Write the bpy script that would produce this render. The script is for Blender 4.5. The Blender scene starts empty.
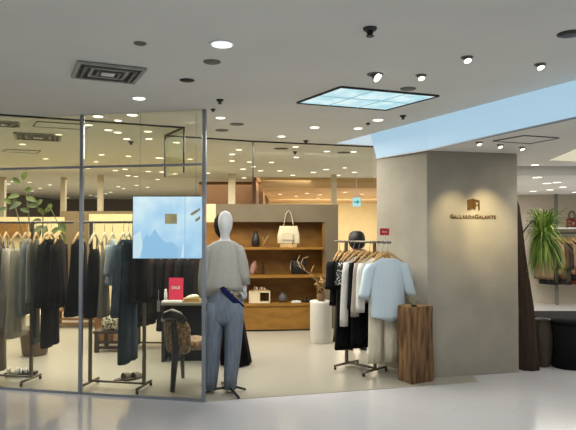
import bpy, bmesh, math, random
from mathutils import Vector, Matrix
random.seed(7)
PI = math.pi
C = bpy.context.scene.collection
SC = bpy.context.scene

# ------------------------------------------------------------------ camera
FPX = 600.0            # focal length in pixels of the 576x430 frame
CAMZ = 1.6
PITCH = math.atan(13.0 / FPX)
cam_d = bpy.data.cameras.new('camera'); cam = bpy.data.objects.new('camera', cam_d); C.objects.link(cam)
cam_d.sensor_width = 36.0; cam_d.sensor_fit = 'HORIZONTAL'
cam_d.lens = FPX / 576.0 * 36.0
cam.location = (0, 0, CAMZ); cam.rotation_euler = (PI / 2 + PITCH, 0, 0)
SC.camera = cam
# ------------------------------------------------------------------ world, exposure
w = bpy.data.worlds.new('world'); SC.world = w; w.use_nodes = True
bg = w.node_tree.nodes['Background']
bg.inputs[0].default_value = (1.0, 1.0, 0.98, 1); bg.inputs[1].default_value = 0.22
SC.view_settings.view_transform = 'Standard'; SC.view_settings.look = 'None'
SC.view_settings.exposure = 0.0; SC.view_settings.gamma = 1.0
# ------------------------------------------------------------------ lamps (large / general)
def lamp(kind, name, loc, target, energy, col, size=0.2, size_y=None, angle=None, blend=0.6):
    d = bpy.data.lights.new(name, kind); d.energy = energy * 0.80; d.color = col
    o = bpy.data.objects.new(name, d); C.objects.link(o); o.location = loc
    v = Vector(target) - Vector(loc)
    o.rotation_euler = v.to_track_quat('-Z', 'Y').to_euler()
    if kind == 'AREA':
        d.shape = 'RECTANGLE'; d.size = size; d.size_y = size_y or size
    else:
        d.shadow_soft_size = size
        if kind == 'SPOT':
            d.spot_size = math.radians(angle or 100); d.spot_blend = blend
    return o
COOL = (0.97, 0.985, 1.0); NEUT = (1.0, 0.955, 0.87); WARM = (1.0, 0.89, 0.72)
# corridor ceiling lighting (unseen area lamps in place of downlights, over and behind the viewer)
lamp('AREA', 'corridor_fill', (0.3, 2.6, 2.66), (0.3, 2.6, 0), 52, COOL, 4.5, 3.4)
lamp('AREA', 'corridor_fill', (0.3, -2.0, 2.66), (0.3, -2.0, 0), 62, COOL, 5, 4)
# shop lighting: unseen area lamps in place of the small downlights
lamp('AREA', 'shop_fill', (-2.6, 7.4, 2.64), (-2.6, 7.4, 0), 98, NEUT, 3.0, 1.6)
lamp('AREA', 'shop_fill', (-0.2, 7.4, 2.64), (-0.2, 7.4, 0), 90, NEUT, 1.8, 1.8)
lamp('AREA', 'shop_fill', (-3.2, 10.2, 2.64), (-3.2, 10.2, 0), 260, WARM, 5.0, 2.6)
lamp('AREA', 'shop_fill', (0.2, 8.6, 2.64), (0.0, 9.4, 0.6), 22, WARM, 2.0, 0.4)
lamp('AREA', 'far_light', (-4.0, 15.5, 2.64), (-4.0, 15.5, 0), 520, WARM, 9, 5)
lamp('AREA', 'far_light', (1.5, 16.5, 2.44), (1.5, 16.5, 0), 400, WARM, 4, 5)
lamp('AREA', 'right_store_light', (4.6, 10.0, 2.27), (4.6, 10.0, 0), 110, NEUT, 2.6, 3)
lamp('AREA', 'right_aisle_light', (3.6, 6.6, 2.4), (3.6, 6.6, 0), 30, NEUT, 1.4, 1.6)

lamp('AREA', 'left_rack_fill', (-2.6, 6.25, 2.64), (-2.6, 6.25, 0), 30, NEUT, 2.6, .5)  # unseen lamp added to brighten the left rack
lamp('SPOT', 'shopfront_fill_spot', (-.3, 4.4, 2.62), (-.65, 5.8, 1.1), 90, COOL, .06, angle=48, blend=1)  # added spot without a fitting, lifts the mannequin
lamp('SPOT', 'shopfront_fill_spot', (-2.0, 4.5, 2.62), (-2.7, 6.1, 1.0), 110, NEUT, .06, angle=62, blend=1)  # added spot without a fitting, lights the left garments from the front
lamp('SPOT', 'shopfront_fill_spot', (-1.2, 4.4, 2.62), (-1.7, 6.0, 1.0), 70, NEUT, .06, angle=50, blend=1)  # added likewise for the second rack
lamp('SPOT', 'rack_spot', (.7, 4.6, 2.62), (.95, 6.4, .9), 50, COOL, .06, angle=50, blend=1)
lamp('SPOT', 'sale_sign_fill_spot', (-1.3, 6.4, 2.6), (-1.3, 7.3, .8), 22, NEUT, .05, angle=26, blend=1)  # unseen spot added to brighten the sale sign
lamp('AREA', 'far_light', (1.2, 18.0, 2.44), (1.2, 20.9, 1.4), 90, WARM, 3, 1)
# ------------------------------------------------------------------ projection helpers (places on real planes)
def ray(px, py):
    a = (px - 288.0) / FPX; b = (215.0 - py) / FPX
    cp, sp = math.cos(PITCH), math.sin(PITCH)
    return Vector((a, cp - b * sp, sp + b * cp))
def at_z(px, py, z):
    r = ray(px, py); t = (z - CAMZ) / r.z
    return Vector((r.x * t, r.y * t, z))
def at_d(px, py, d):
    r = ray(px, py); t = d / r.y
    return Vector((r.x * t, d, CAMZ + r.z * t))
CZ = 2.70      # main ceiling
SZ = 2.43      # lowered soffit on the right
def fl(px, py): return at_z(px, py, 0.0)
def ce(px, py): return at_z(px, py, CZ)

# ------------------------------------------------------------------ materials
def lin(c):
    return tuple(((v / 255.0) / 12.92 if v / 255.0 <= 0.04045 else ((v / 255.0 + 0.055) / 1.055) ** 2.4) for v in c) + (1.0,)
MATS = {}
def mat(name, rgb, rough=0.6, metal=0.0, var=0.12, scale=12.0, bump=0.0, stretch=(1, 1, 1), rgb2=None, spec=0.5, detail=4, sheen=0.0):
    if name in MATS: return MATS[name]
    m = bpy.data.materials.new(name); m.use_nodes = True; nt = m.node_tree
    b = nt.nodes['Principled BSDF']
    tc = nt.nodes.new('ShaderNodeTexCoord'); mp = nt.nodes.new('ShaderNodeMapping'); mp.inputs['Scale'].default_value = stretch
    nt.links.new(tc.outputs['Object'], mp.inputs[0])
    n = nt.nodes.new('ShaderNodeTexNoise'); n.inputs['Scale'].default_value = scale; n.inputs['Detail'].default_value = detail
    nt.links.new(mp.outputs[0], n.inputs['Vector'])
    r = nt.nodes.new('ShaderNodeValToRGB'); base = lin(rgb)
    if rgb2: c0, c1 = lin(rgb2), base
    else:
        c0 = tuple(v * (1 - var) for v in base[:3]) + (1,); c1 = tuple(min(1, v * (1 + var)) for v in base[:3]) + (1,)
    r.color_ramp.elements[0].position = 0.3; r.color_ramp.elements[0].color = c0
    r.color_ramp.elements[1].position = 0.7; r.color_ramp.elements[1].color = c1
    nt.links.new(n.outputs[0], r.inputs[0]); nt.links.new(r.outputs[0], b.inputs['Base Color'])
    b.inputs['Roughness'].default_value = rough; b.inputs['Metallic'].default_value = metal
    b.inputs['Specular IOR Level'].default_value = spec
    if sheen: b.inputs['Sheen Weight'].default_value = sheen
    if bump:
        bp = nt.nodes.new('ShaderNodeBump'); bp.inputs['Strength'].default_value = bump; bp.inputs['Distance'].default_value = 0.02
        nt.links.new(n.outputs[0], bp.inputs['Height']); nt.links.new(bp.outputs[0], b.inputs['Normal'])
    MATS[name] = m
    return m
def emit(name, rgb, strength, rgb2=None, scale=4.0, stretch=(1, 1, 1)):
    if name in MATS: return MATS[name]
    m = bpy.data.materials.new(name); m.use_nodes = True; nt = m.node_tree
    b = nt.nodes['Principled BSDF']; b.inputs['Base Color'].default_value = (0.05, 0.05, 0.05, 1); b.inputs['Roughness'].default_value = 0.5
    b.inputs['Emission Color'].default_value = lin(rgb); b.inputs['Emission Strength'].default_value = strength
    if rgb2:
        tc = nt.nodes.new('ShaderNodeTexCoord'); mp = nt.nodes.new('ShaderNodeMapping'); mp.inputs['Scale'].default_value = stretch
        n = nt.nodes.new('ShaderNodeTexNoise'); n.inputs['Scale'].default_value = scale; n.inputs['Detail'].default_value = 3
        r = nt.nodes.new('ShaderNodeValToRGB'); r.color_ramp.elements[0].position = 0.38; r.color_ramp.elements[1].position = 0.62
        r.color_ramp.elements[0].color = lin(rgb); r.color_ramp.elements[1].color = lin(rgb2)
        nt.links.new(tc.outputs['Object'], mp.inputs[0]); nt.links.new(mp.outputs[0], n.inputs['Vector'])
        nt.links.new(n.outputs[0], r.inputs[0]); nt.links.new(r.outputs[0], b.inputs['Emission Color'])
    MATS[name] = m
    return m
def glass_mat(name, tint=(0.965, 0.97, 0.93), k=1.0):
    if name in MATS: return MATS[name]
    m = bpy.data.materials.new(name); m.use_nodes = True; nt = m.node_tree
    for n in list(nt.nodes): nt.nodes.remove(n)
    out = nt.nodes.new('ShaderNodeOutputMaterial'); mx = nt.nodes.new('ShaderNodeMixShader')
    t = nt.nodes.new('ShaderNodeBsdfTransparent'); t.inputs[0].default_value = tint + (1,)
    g = nt.nodes.new('ShaderNodeBsdfGlossy'); g.inputs['Roughness'].default_value = 0.02
    f = nt.nodes.new('ShaderNodeFresnel'); f.inputs[0].default_value = 1.45
    mu = nt.nodes.new('ShaderNodeMath'); mu.operation = 'MULTIPLY'; mu.inputs[1].default_value = k
    nt.links.new(f.outputs[0], mu.inputs[0]); nt.links.new(mu.outputs[0], mx.inputs[0])
    nt.links.new(t.outputs[0], mx.inputs[1]); nt.links.new(g.outputs[0], mx.inputs[2]); nt.links.new(mx.outputs[0], out.inputs[0])
    MATS[name] = m
    return m
def voronoi_mat(name, c1, c2, scale, thr=0.06, rough=0.7):
    m = bpy.data.materials.new(name); m.use_nodes = True; nt = m.node_tree; b = nt.nodes['Principled BSDF']
    tc = nt.nodes.new('ShaderNodeTexCoord'); n = nt.nodes.new('ShaderNodeTexNoise'); n.inputs['Scale'].default_value = scale
    n.inputs['Distortion'].default_value = 2.0; n.inputs['Detail'].default_value = 1
    r = nt.nodes.new('ShaderNodeValToRGB'); r.color_ramp.interpolation = 'CONSTANT'
    r.color_ramp.elements[0].color = lin(c1); r.color_ramp.elements[1].color = lin(c2); r.color_ramp.elements[1].position = 0.5 + thr
    nt.links.new(tc.outputs['Object'], n.inputs['Vector']); nt.links.new(n.outputs[0], r.inputs[0]); nt.links.new(r.outputs[0], b.inputs['Base Color'])
    b.inputs['Roughness'].default_value = rough
    MATS[name] = m
    return m
def tile_floor(name, rgb, rough, grout, rot, size, var=0.05):
    m = bpy.data.materials.new(name); m.use_nodes = True; nt = m.node_tree; b = nt.nodes['Principled BSDF']
    tc = nt.nodes.new('ShaderNodeTexCoord'); mp = nt.nodes.new('ShaderNodeMapping'); mp.inputs['Rotation'].default_value = (0, 0, rot)
    br = nt.nodes.new('ShaderNodeTexBrick'); br.inputs['Scale'].default_value = 1.0
    br.inputs['Brick Width'].default_value = size; br.inputs['Row Height'].default_value = size * 0.5
    br.inputs['Mortar Size'].default_value = 0.004; br.offset = 0.5
    base = lin(rgb)
    br.inputs['Color1'].default_value = base; br.inputs['Color2'].default_value = tuple(v * (1 - var) for v in base[:3]) + (1,)
    br.inputs['Mortar'].default_value = tuple(v * grout for v in base[:3]) + (1,)
    n = nt.nodes.new('ShaderNodeTexNoise'); n.inputs['Scale'].default_value = 2.0; n.inputs['Detail'].default_value = 5
    mr = nt.nodes.new('ShaderNodeMapRange'); mr.inputs[3].default_value = rough * 0.75; mr.inputs[4].default_value = rough * 1.3
    nt.links.new(tc.outputs['Object'], mp.inputs[0]); nt.links.new(mp.outputs[0], br.inputs['Vector']); nt.links.new(mp.outputs[0], n.inputs['Vector'])
    nt.links.new(br.outputs[0], b.inputs['Base Color']); nt.links.new(n.outputs[0], mr.inputs[0]); nt.links.new(mr.outputs[0], b.inputs['Roughness'])
    MATS[name] = m
    return m

# ------------------------------------------------------------------ mesh builder
class MB:
    def __init__(s): s.bm = bmesh.new()
    def box(s, c, size, rz=0.0, M=None):
        m = Matrix.Translation(Vector(c)) @ (M or Matrix.Rotation(rz, 4, 'Z')) @ Matrix.Diagonal((size[0], size[1], size[2], 1))
        bmesh.ops.create_cube(s.bm, size=1.0, matrix=m); return s
    def loft(s, rings, cap0=True, cap1=True, closed=True):
        bm = s.bm; vs = [[bm.verts.new(p) for p in r] for r in rings]; n = len(vs[0])
        for a, b in zip(vs[:-1], vs[1:]):
            for i in range(n if closed else n - 1):
                j = (i + 1) % n
                bm.faces.new((a[i], a[j], b[j], b[i]))
        if closed and cap0: bm.faces.new(list(reversed(vs[0])))
        if closed and cap1: bm.faces.new(vs[-1])
        return s
    def tube(s, pts, r, n=8, flat=None):
        pts = [Vector(p) for p in pts]; k = len(pts)
        rs = r if isinstance(r, (list, tuple)) else [r] * k
        rings = []; up = None
        for i, p in enumerate(pts):
            t = (pts[min(i + 1, k - 1)] - pts[max(i - 1, 0)]).normalized()
            if up is None:
                up = Vector((0, 0, 1)) if abs(t.z) < 0.9 else Vector((0, 1, 0))
            a = (up - t * up.dot(t))
            if a.length < 1e-4: a = Vector((1, 0, 0)) - t * t.x
            a.normalize(); b = t.cross(a); up = a
            fx, fy = flat or (1, 1)
            rings.append([p + a * (rs[i] * fx * math.cos(q)) + b * (rs[i] * fy * math.sin(q)) for q in [2 * PI * j / n for j in range(n)]])
        return s.loft(rings)
    def lathe(s, c, prof, n=24, sx=1.0, sy=1.0, rib=None):
        c = Vector(c); rings = []
        for r, z in prof:
            rings.append([c + Vector((sx * r * (1 + (rib(q) if rib else 0)) * math.cos(q), sy * r * (1 + (rib(q) if rib else 0)) * math.sin(q), z)) for q in [2 * PI * j / n for j in range(n)]])
        return s.loft(rings)
    def prism(s, poly, z0, z1):
        return s.loft([[Vector((p[0], p[1], z0)) for p in poly], [Vector((p[0], p[1], z1)) for p in poly]])
    def poly(s, pts):
        s.bm.faces.new([s.bm.verts.new(Vector(p)) for p in pts]); return s
    def build(s, name, m, parent=None, smooth=False, bevel=0.0, loc=None, rz=0.0, sub=0):
        bmesh.ops.recalc_face_normals(s.bm, faces=s.bm.faces[:])
        me = bpy.data.meshes.new(name); s.bm.to_mesh(me); s.bm.free()
        if smooth:
            for p in me.polygons: p.use_smooth = True
        me.materials.append(m)
        o = bpy.data.objects.new(name, me); C.objects.link(o)
        if parent: o.parent = parent
        if loc is not None: o.location = loc
        if rz: o.rotation_euler = (0, 0, rz)
        if bevel:
            b = o.modifiers.new('bevel', 'BEVEL'); b.width = bevel; b.segments = 2; b.limit_method = 'ANGLE'
        if sub:
            q = o.modifiers.new('sub', 'SUBSURF'); q.levels = sub; q.render_levels = sub
        return o
def thing(name, label, cat, loc=(0, 0, 0), rz=0.0, group=None):
    o = bpy.data.objects.new(name, None); C.objects.link(o); o.empty_display_size = 0.1
    o.location = loc; o.rotation_euler = (0, 0, rz); return tag(o, label, cat, group)
def tag(o, label, cat, group=None):
    o['label'] = label; o['category'] = cat
    if group: o['group'] = group
    return o
def struct(o, label=None):
    o['kind'] = 'structure'
    if label: o['label'] = label
    return o
def ell(c, hw, hd, n=28, fold=0.0, k=7, ph=0.0, zf=None):
    out = []
    for j in range(n):
        q = 2 * PI * j / n
        f = 1 + fold * math.sin(k * q + ph)
        x = c[0] + hw * math.cos(q) * (1 + (f - 1) * 0.3); y = c[1] + hd * math.sin(q) * f
        z = c[2] + (zf(x - c[0], y - c[1]) if zf else 0)
        out.append(Vector((x, y, z)))
    return out
def copy_tree(o, parent=None):
    c = o.copy(); C.objects.link(c)
    if parent: c.parent = parent
    for ch in list(o.children): copy_tree(ch, c)
    return c

# ================================================================== palette
M_ceil = mat('ceiling_paint', (226, 226, 220), 0.9, var=0.03, scale=1.5)
M_shopceil = M_ceil
M_floor = tile_floor('corridor_tiles', (216, 216, 220), 0.14, 0.90, 0.6, 0.9)
M_shopfloor = mat('shop_floor', (170, 166, 152), 0.3, var=0.03, scale=1.5)
M_pillar = mat('pillar_plaster', (166, 160, 146), 0.8, var=0.10, scale=3.0, bump=0.08, detail=8)
M_metal = mat('grey_metal', (146, 152, 160), 0.35, 0.4, var=0.06)
M_dmetal = mat('dark_metal', (60, 60, 62), 0.4, 0.7, var=0.08)
M_rack = mat('rack_metal', (120, 112, 98), 0.35, 0.8, var=0.08)
M_black = mat('black_plastic', (22, 22, 24), 0.4, var=0.1)
M_matte = mat('matte_black', (24, 24, 26), 0.9, var=0.1, spec=.1)
M_white = mat('white_paint', (226, 226, 222), 0.6, var=0.03)
M_lens = emit('lamp_lens', (255, 246, 226), 3.0)
M_lens_cool = emit('lamp_lens_cool', (225, 236, 255), 1.6)
M_lens_warm = emit('lamp_lens_warm', (255, 238, 204), 2.6)
M_cardboard = mat('fixture_grey', (112, 112, 106), 0.6, var=0.08)
M_wood_niche = mat('oiled_oak', (156, 112, 42), 0.5, scale=5, stretch=(1, 1, 2.5), rgb2=(130, 90, 28), bump=0.03)
M_wood_dark = mat('dark_wood', (62, 44, 30), 0.5, scale=9, stretch=(6, 1, 1), rgb2=(38, 26, 18))
M_wood_mid = mat('mid_wood', (150, 106, 60), 0.5, scale=9, stretch=(6, 1, 1), rgb2=(112, 74, 38))
M_hanger = mat('hanger_wood', (208, 172, 112), 0.5, scale=14, stretch=(1, 5, 1), rgb2=(182, 142, 84))
M_hanger_w = mat('hanger_white', (226, 214, 180), 0.5, var=0.05)
M_taupe = mat('taupe_plaster', (116, 105, 86), 0.85, var=0.06, scale=4, bump=0.04)
M_cream = mat('cream_wall', (226, 208, 160), 0.85, var=0.04, scale=3)
M_brown = mat('brown_wall', (122, 92, 62), 0.8, var=0.05, scale=3)
M_farwall = mat('far_wall', (112, 98, 72), 0.85, var=0.08, scale=1.2)
M_timber = mat('pale_timber', (222, 190, 142), 0.7, scale=3, stretch=(0.5, 0.5, 14), rgb2=(204, 168, 118))
M_col = mat('column_paint', (214, 204, 178), 0.7, var=0.04)
M_glass = glass_mat('clear_glass')
M_glass_b = glass_mat('barrier_glass', (0.95, 0.96, 0.91), 0.03)
M_brass = mat('bronze_letters', (120, 90, 44), 0.4, 0.6, var=0.1)
M_fascia = emit('lit_look_blue_fascia', (164, 198, 218), 1.0)  # emission stands in for the cool light on the bulkhead wall
M_fascia2 = emit('lit_look_pale_fascia', (198, 214, 222), 1.0)  # paler copy: emission in place of light falling on the slot end
M_lightpanel = emit('luminous_sky_panel', (164, 214, 226), 1.0, (214, 240, 244), 5.0)

# ================================================================== structure
# corridor floor / shop floor (shop floor a 6 mm higher finish behind the threshold line)
G0 = fl(0, 389); G1 = fl(204, 402)                     # glass line on the floor
gd = (G1 - G0).normalized()
GL = G0 - gd * 2.6                                     # its unseen left end
T1 = fl(384, 389); td = (T1 - G1).normalized()
T2 = G1 + td * 2.85
PFL = fl(428, 378.5); PFR = fl(519, 372.3)             # pillar front corners
PBL = Vector((1.05, 7.11, 0)); PBR = PFR + (PBL - PFL)
b = MB(); b.poly([(-9, -6, 0), (9, -6, 0), (9, 26, 0), (-9, 26, 0)])
struct(b.build('floor', M_floor), 'glossy pale grey tiled corridor floor')
b = MB(); b.prism([(GL.x, GL.y), (G1.x, G1.y), (T2.x, T2.y), (T2.x + 0.02, 7.3), (1.9, 25), (-8.9, 25), (-8.9, GL.y)], -0.02, 0.004)
struct(b.build('floor_shop', M_shopfloor), 'beige shop floor behind the glass front')

# main ceiling with the tapering slot beside the lowered soffit
B0 = ce(165, 135); B1 = ce(335, 143.5); B2 = ce(373, 146.3)
A0 = ce(0, 114); A1 = ce(184, 127)
E1 = ce(576, 80)
ed = (E1 - B1) / (E1.y - B1.y)
Eend = B1 + ed * (-6 - B1.y)
bd = (B2 - B0).normalized()
Bfar = B0 + bd * 9
b = MB(); b.poly([(-9, -6, CZ), (Eend.x, -6, CZ), B1, B0 - bd * 9]); b.poly([B0 - bd * 9, B1, Bfar, (9, 26, CZ), (-9, 26, CZ)])
bmesh.ops.remove_doubles(b.bm, verts=b.bm.verts[:], dist=1e-4)
struct(b.build('ceiling', M_ceil), 'matt grey-white ceiling')
# lowered soffit at right
S1 = at_z(428, 149.5, SZ); S2 = at_z(576, 117, SZ); S0 = Vector((1.05, 7.11, SZ))
sd = (S2 - S1) / (S2.y - S1.y); Sn = S1 + sd * (-6 - S1.y)
b = MB()
b.poly([S0, S1, S2, Sn, (9, -6, SZ), (9, 8.05, SZ), (2.3, 8.05, SZ), (1.6, 7.2, SZ)])
b.poly([(2.3, 8.05, SZ), (9, 8.05, SZ), (9, 8.05, 2.307), (2.3, 8.05, 2.307)])
b.poly([(2.3, 8.05, 2.307), (9, 8.05, 2.307), (9, 13.2, 2.307), (2.3, 13.2, 2.307)])
struct(b.build('ceiling_soffit', M_ceil), 'lowered ceiling soffit over the sign pillar')
# bulkhead between them: light-blue fascia, the light on it put in as emission
UP = 3.25
b = MB()
path = [Sn, S2, S1, S0, S0 + Vector((0.05, 0.25, 0)), S0 + Vector((0.3, 0.5, 0))]
upper = [Vector(p) for p in path]
for i in (3, 4, 5): upper[i] = path[i] + (S0 - S1) * .35
for (p, pu_), (q, qu_) in zip(zip(path[:-1], upper[:-1]), zip(path[1:], upper[1:])):
    b.poly([(p.x, p.y, SZ), (q.x, q.y, SZ), (qu_.x, qu_.y, UP), (pu_.x, pu_.y, UP)])
bmesh.ops.remove_doubles(b.bm, verts=b.bm.verts[:], dist=1e-4)
struct(b.build('wall_bulkhead', M_fascia), 'light blue fascia of the ceiling step, its brightness painted in as emission')
b = MB(); b.poly([(B1.x - .3 * bd.x, B1.y - .3 * bd.y, CZ + .001), (B1.x + bd.x * 1.0, B1.y + bd.y * 1.0, CZ + .001), (B1.x + bd.x * 1.0, B1.y + bd.y * 1.0, UP), (B1.x - .3 * bd.x, B1.y - .3 * bd.y, UP)])
struct(b.build('wall_slot_end', M_fascia2), 'pale end of the ceiling slot, its brightness painted in as emission')
b = MB(); b.poly([(Eend.x - 0.6, -6, UP), (9, -6, UP), (9, 9, UP), (-0.5, 9, UP)])
struct(b.build('ceiling_slot_cap', M_ceil))
b = MB()
for p, q in zip(path[:3], path[1:4]):
    b.tube([p + Vector((-0.006, 0, -0.006)), q + Vector((-0.006, 0, -0.006))], 0.009, 6)
struct(b.build('trim_1', M_metal), 'thin grey edge under the blue fascia')

# pillar
b = MB(); b.prism([(PFL.x, PFL.y), (PFR.x, PFR.y), (PBR.x, PBR.y), (PBL.x, PBL.y)], 0.0, SZ)
struct(b.build('wall_pillar', M_pillar, bevel=0.006), 'plastered sign pillar')

# far walls and partitions
def wall(name, m, x0, d0, x1, d1, z0, z1, th=0.12, label=None):
    a = Vector((x0, d0, 0)); c = Vector((x1, d1, 0)); n = (c - a).normalized(); nn = Vector((-n.y, n.x, 0)) * th
    return struct(MB().prism([(a.x, a.y), (c.x, c.y), (c.x + nn.x, c.y + nn.y), (a.x + nn.x, a.y + nn.y)], z0, z1).build(name, m), label)
wall('wall_far', M_farwall, -9, 23, 1.0, 23, 0, CZ)
wall('wall_left', M_farwall, -8.9, 6.5, -8.9, 23, 0, CZ)
x_a = at_d(199, 200, 14.3).x; x_b = at_d(263, 200, 14.3).x
wall('wall_brown', M_brown, x_a, 14.3, x_b, 14.3, 0, CZ)
wall('wall_timber', M_timber, x_b, 13.0, 3.2, 13.3, 2.47, CZ)
b = MB(); b.poly([(x_b, 13.1, 2.47), (3.2, 13.4, 2.47), (3.2, 21, 2.47), (x_b, 21, 2.47)])
struct(b.build('ceiling_timber', M_timber), 'pale timber ceiling beyond the shop')
wall('wall_cream', M_cream, x_b - 0.3, 20.9, 3.2, 20.9, 0, CZ)
wall('wall_timber_side', M_brown, x_b - .1, 13.0, x_b - .1, 20.9, 0, CZ, .08)
# shop partition far left
pL = at_d(-10, 217, 10.6); pR = at_d(62, 217, 10.6)
wall('wall_shop_left', M_cream, -6.2, 10.6, pR.x, 10.6, 0, pR.z)
q0 = at_d(60, 205, 11.4); q1 = at_d(203, 205, 11.4)
wall('wall_shop_middle', M_farwall, q0.x, 11.4, q1.x, 11.4, 0, 1.92)
q0 = at_d(89, 214, 10.2); q1 = at_d(134, 214, 10.2)
wall('wall_shop_panel', M_cream, q0.x, 10.2, q1.x, 10.2, 0, q0.z)
q0 = at_d(190, 204, 11.0); q1 = at_d(222, 204, 11.0)
wall('wall_shop_side', M_cream, q0.x, 11.0, q1.x, 11.0, 0, q0.z)
# slim columns behind
for i, (px, d, hw) in enumerate([(63.5, 13.0, .05), (100.5, 12.5, .05), (232, 12.2, .07), (334, 12.4, .055), (3, 13, .05)]):
    x = at_d(px, 200, d).x
    struct(MB().box((x, d, CZ / 2), (hw * 2, hw * 2, CZ)).build('trim_%d' % (i + 2), M_col), 'slim pale column deep in the shop')
# right-hand neighbour store
wall('wall_right_store', mat('store_wall', (196, 186, 168), 0.85, var=0.04), 2.35, 12.8, 9, 12.8, 0, 2.307)
wall('wall_right', M_ceil, 9.0, 12.8, 9.0, 3.0, 0, SZ)
# ------------------------------------------------------------------ shop curved wall + niche shelving
ND = 9.42
def cy(x): return ND + 0.10 * (x + 0.3) + 0.05 * (x + 0.3) ** 2     # gentle curve in plan
def arc(x0, x1, n=14): return [x0 + (x1 - x0) * i / n for i in range(n + 1)]
def curved(bm, x0, x1, z0, z1, y0, y1):
    xs = arc(x0, x1)
    pts = [(x, cy(x) + y0) for x in xs] + [(x, cy(x) + y1) for x in reversed(xs)]
    bm.prism(pts, z0, z1)
XL = (203 - 288) / 600 * ND; XR = (325 - 288) / 600 * ND; XE = (338.5 - 288) / 600 * (ND + .1); XW = (216 - 288) / 600 * ND
Zt = 1.975; Zn = 1.695
b = MB(); curved(b, XW, XE, Zn, Zt, 0.0, 0.42); curved(b, XR, XE, 0.0, Zn, 0.0, 0.42); curved(b, XL - .25, XR, 0.0, Zn, 0.36, 0.42)
struct(b.build('wall_back', M_taupe), 'curved taupe plaster wall around the shelving')
shelf = thing('display_shelving', 'oiled oak shelving built into the curved taupe wall', 'shelves', (0, 0, 0))
b = MB(); curved(b, XL - .2, XR - .002, 0.43, Zn - .002, 0.33, 0.355); b.build('back_panel', M_wood_niche, shelf)
for z in (1.30, 0.862):
    b = MB(); curved(b, XL - .2, XR - .035, z - 0.035, z, -0.13, 0.33); b.build('shelf', M_wood_niche, shelf)
b = MB(); curved(b, XR - .032, XR - .002, 0.43, Zn - .002, 0.02, 0.33); b.build('side_panel', M_wood_niche, shelf)
b = MB(); curved(b, XL - .2, XR + .04, 0.395, 0.43, -0.14, 0.33); b.build('counter_top', M_wood_niche, shelf)
b = MB(); curved(b, XL - .2, XR + .03, 0.03, 0.394, -0.12, -0.002); b.build('base_panel', M_wood_niche, shelf)
b = MB(); curved(b, XL - .2, XR + .02, 0.004, 0.03, -0.09, -0.01); b.build('plinth', M_black, shelf)
def on_shelf(px, z, off=0.17):
    x = (px - 288) / 600 * (ND + .1)
    return Vector((x, cy(x) + off, z + 0.0005))

# ================================================================== glass shopfront
TZ = 2.19
def gp(px, z=0):   # point on the glass line under image column px
    r = ray(px, 300); a = Vector((r.x, r.y, 0)); m = G0.x * gd.y - G0.y * gd.x
    t = m / (a.x * gd.y - a.y * gd.x); return Vector((a.x * t, a.y * t, z))
ga = math.atan2(gd.y, gd.x)
front = bpy.data.objects.new('window_1', None); C.objects.link(front); struct(front, 'tall glass shopfront with slim grey posts and a transom rail')
posts = [GL, gp(81), gp(204)]
for p in posts:
    MB().box((p.x, p.y, CZ / 2), (0.034, 0.034, CZ), ga).build('post', M_metal, front, bevel=0.004)
for z, h in ((0.012, 0.024), (TZ, 0.022)):
    for p, q in zip(posts[:-1], posts[1:]):
        c = (p + q) / 2
        MB().box((c.x, c.y, z), ((q - p).length - 0.046, 0.03, h), ga).build('transom_rail' if z > 1 else 'bottom_rail', M_metal, front)
for p, q in zip(posts[:-1], posts[1:]):
    c = (p + q) / 2
    for z0, z1 in ((0.024, TZ - 0.011), (TZ + 0.011, CZ)):
        MB().box((c.x, c.y, (z0 + z1) / 2), ((q - p).length - 0.046, 0.008, z1 - z0), ga).build('glass_pane', M_glass, front)
# hanging glass smoke barrier
bar = bpy.data.objects.new('window_2', None); C.objects.link(bar); struct(bar, 'glass smoke barrier hanging from the ceiling inside the shop')
AL = A0 - (A1 - A0).normalized() * 2
BJ = ce(253, 140.8)
runs = [(AL, A1), (A1, B0), (B0, BJ), (BJ, B2)]
BZ = 2.2
for p, q in runs:
    c = (p + q) / 2; a = math.atan2((q - p).y, (q - p).x); L = (q - p).length
    MB().box((c.x, c.y, (BZ + CZ) / 2), (L - 0.01, 0.007, CZ - BZ), a).build('glass_pane', M_glass_b, bar)
    MB().box((c.x, c.y, CZ - 0.008), (L, 0.022, 0.016), a).build('top_channel', M_dmetal, bar)
for p in (A1, B0, BJ):
    MB().box((p.x, p.y, (BZ + CZ) / 2 - .01), (0.016, 0.016, CZ - BZ - .02)).build('corner_edge', M_dmetal, bar)

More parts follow.
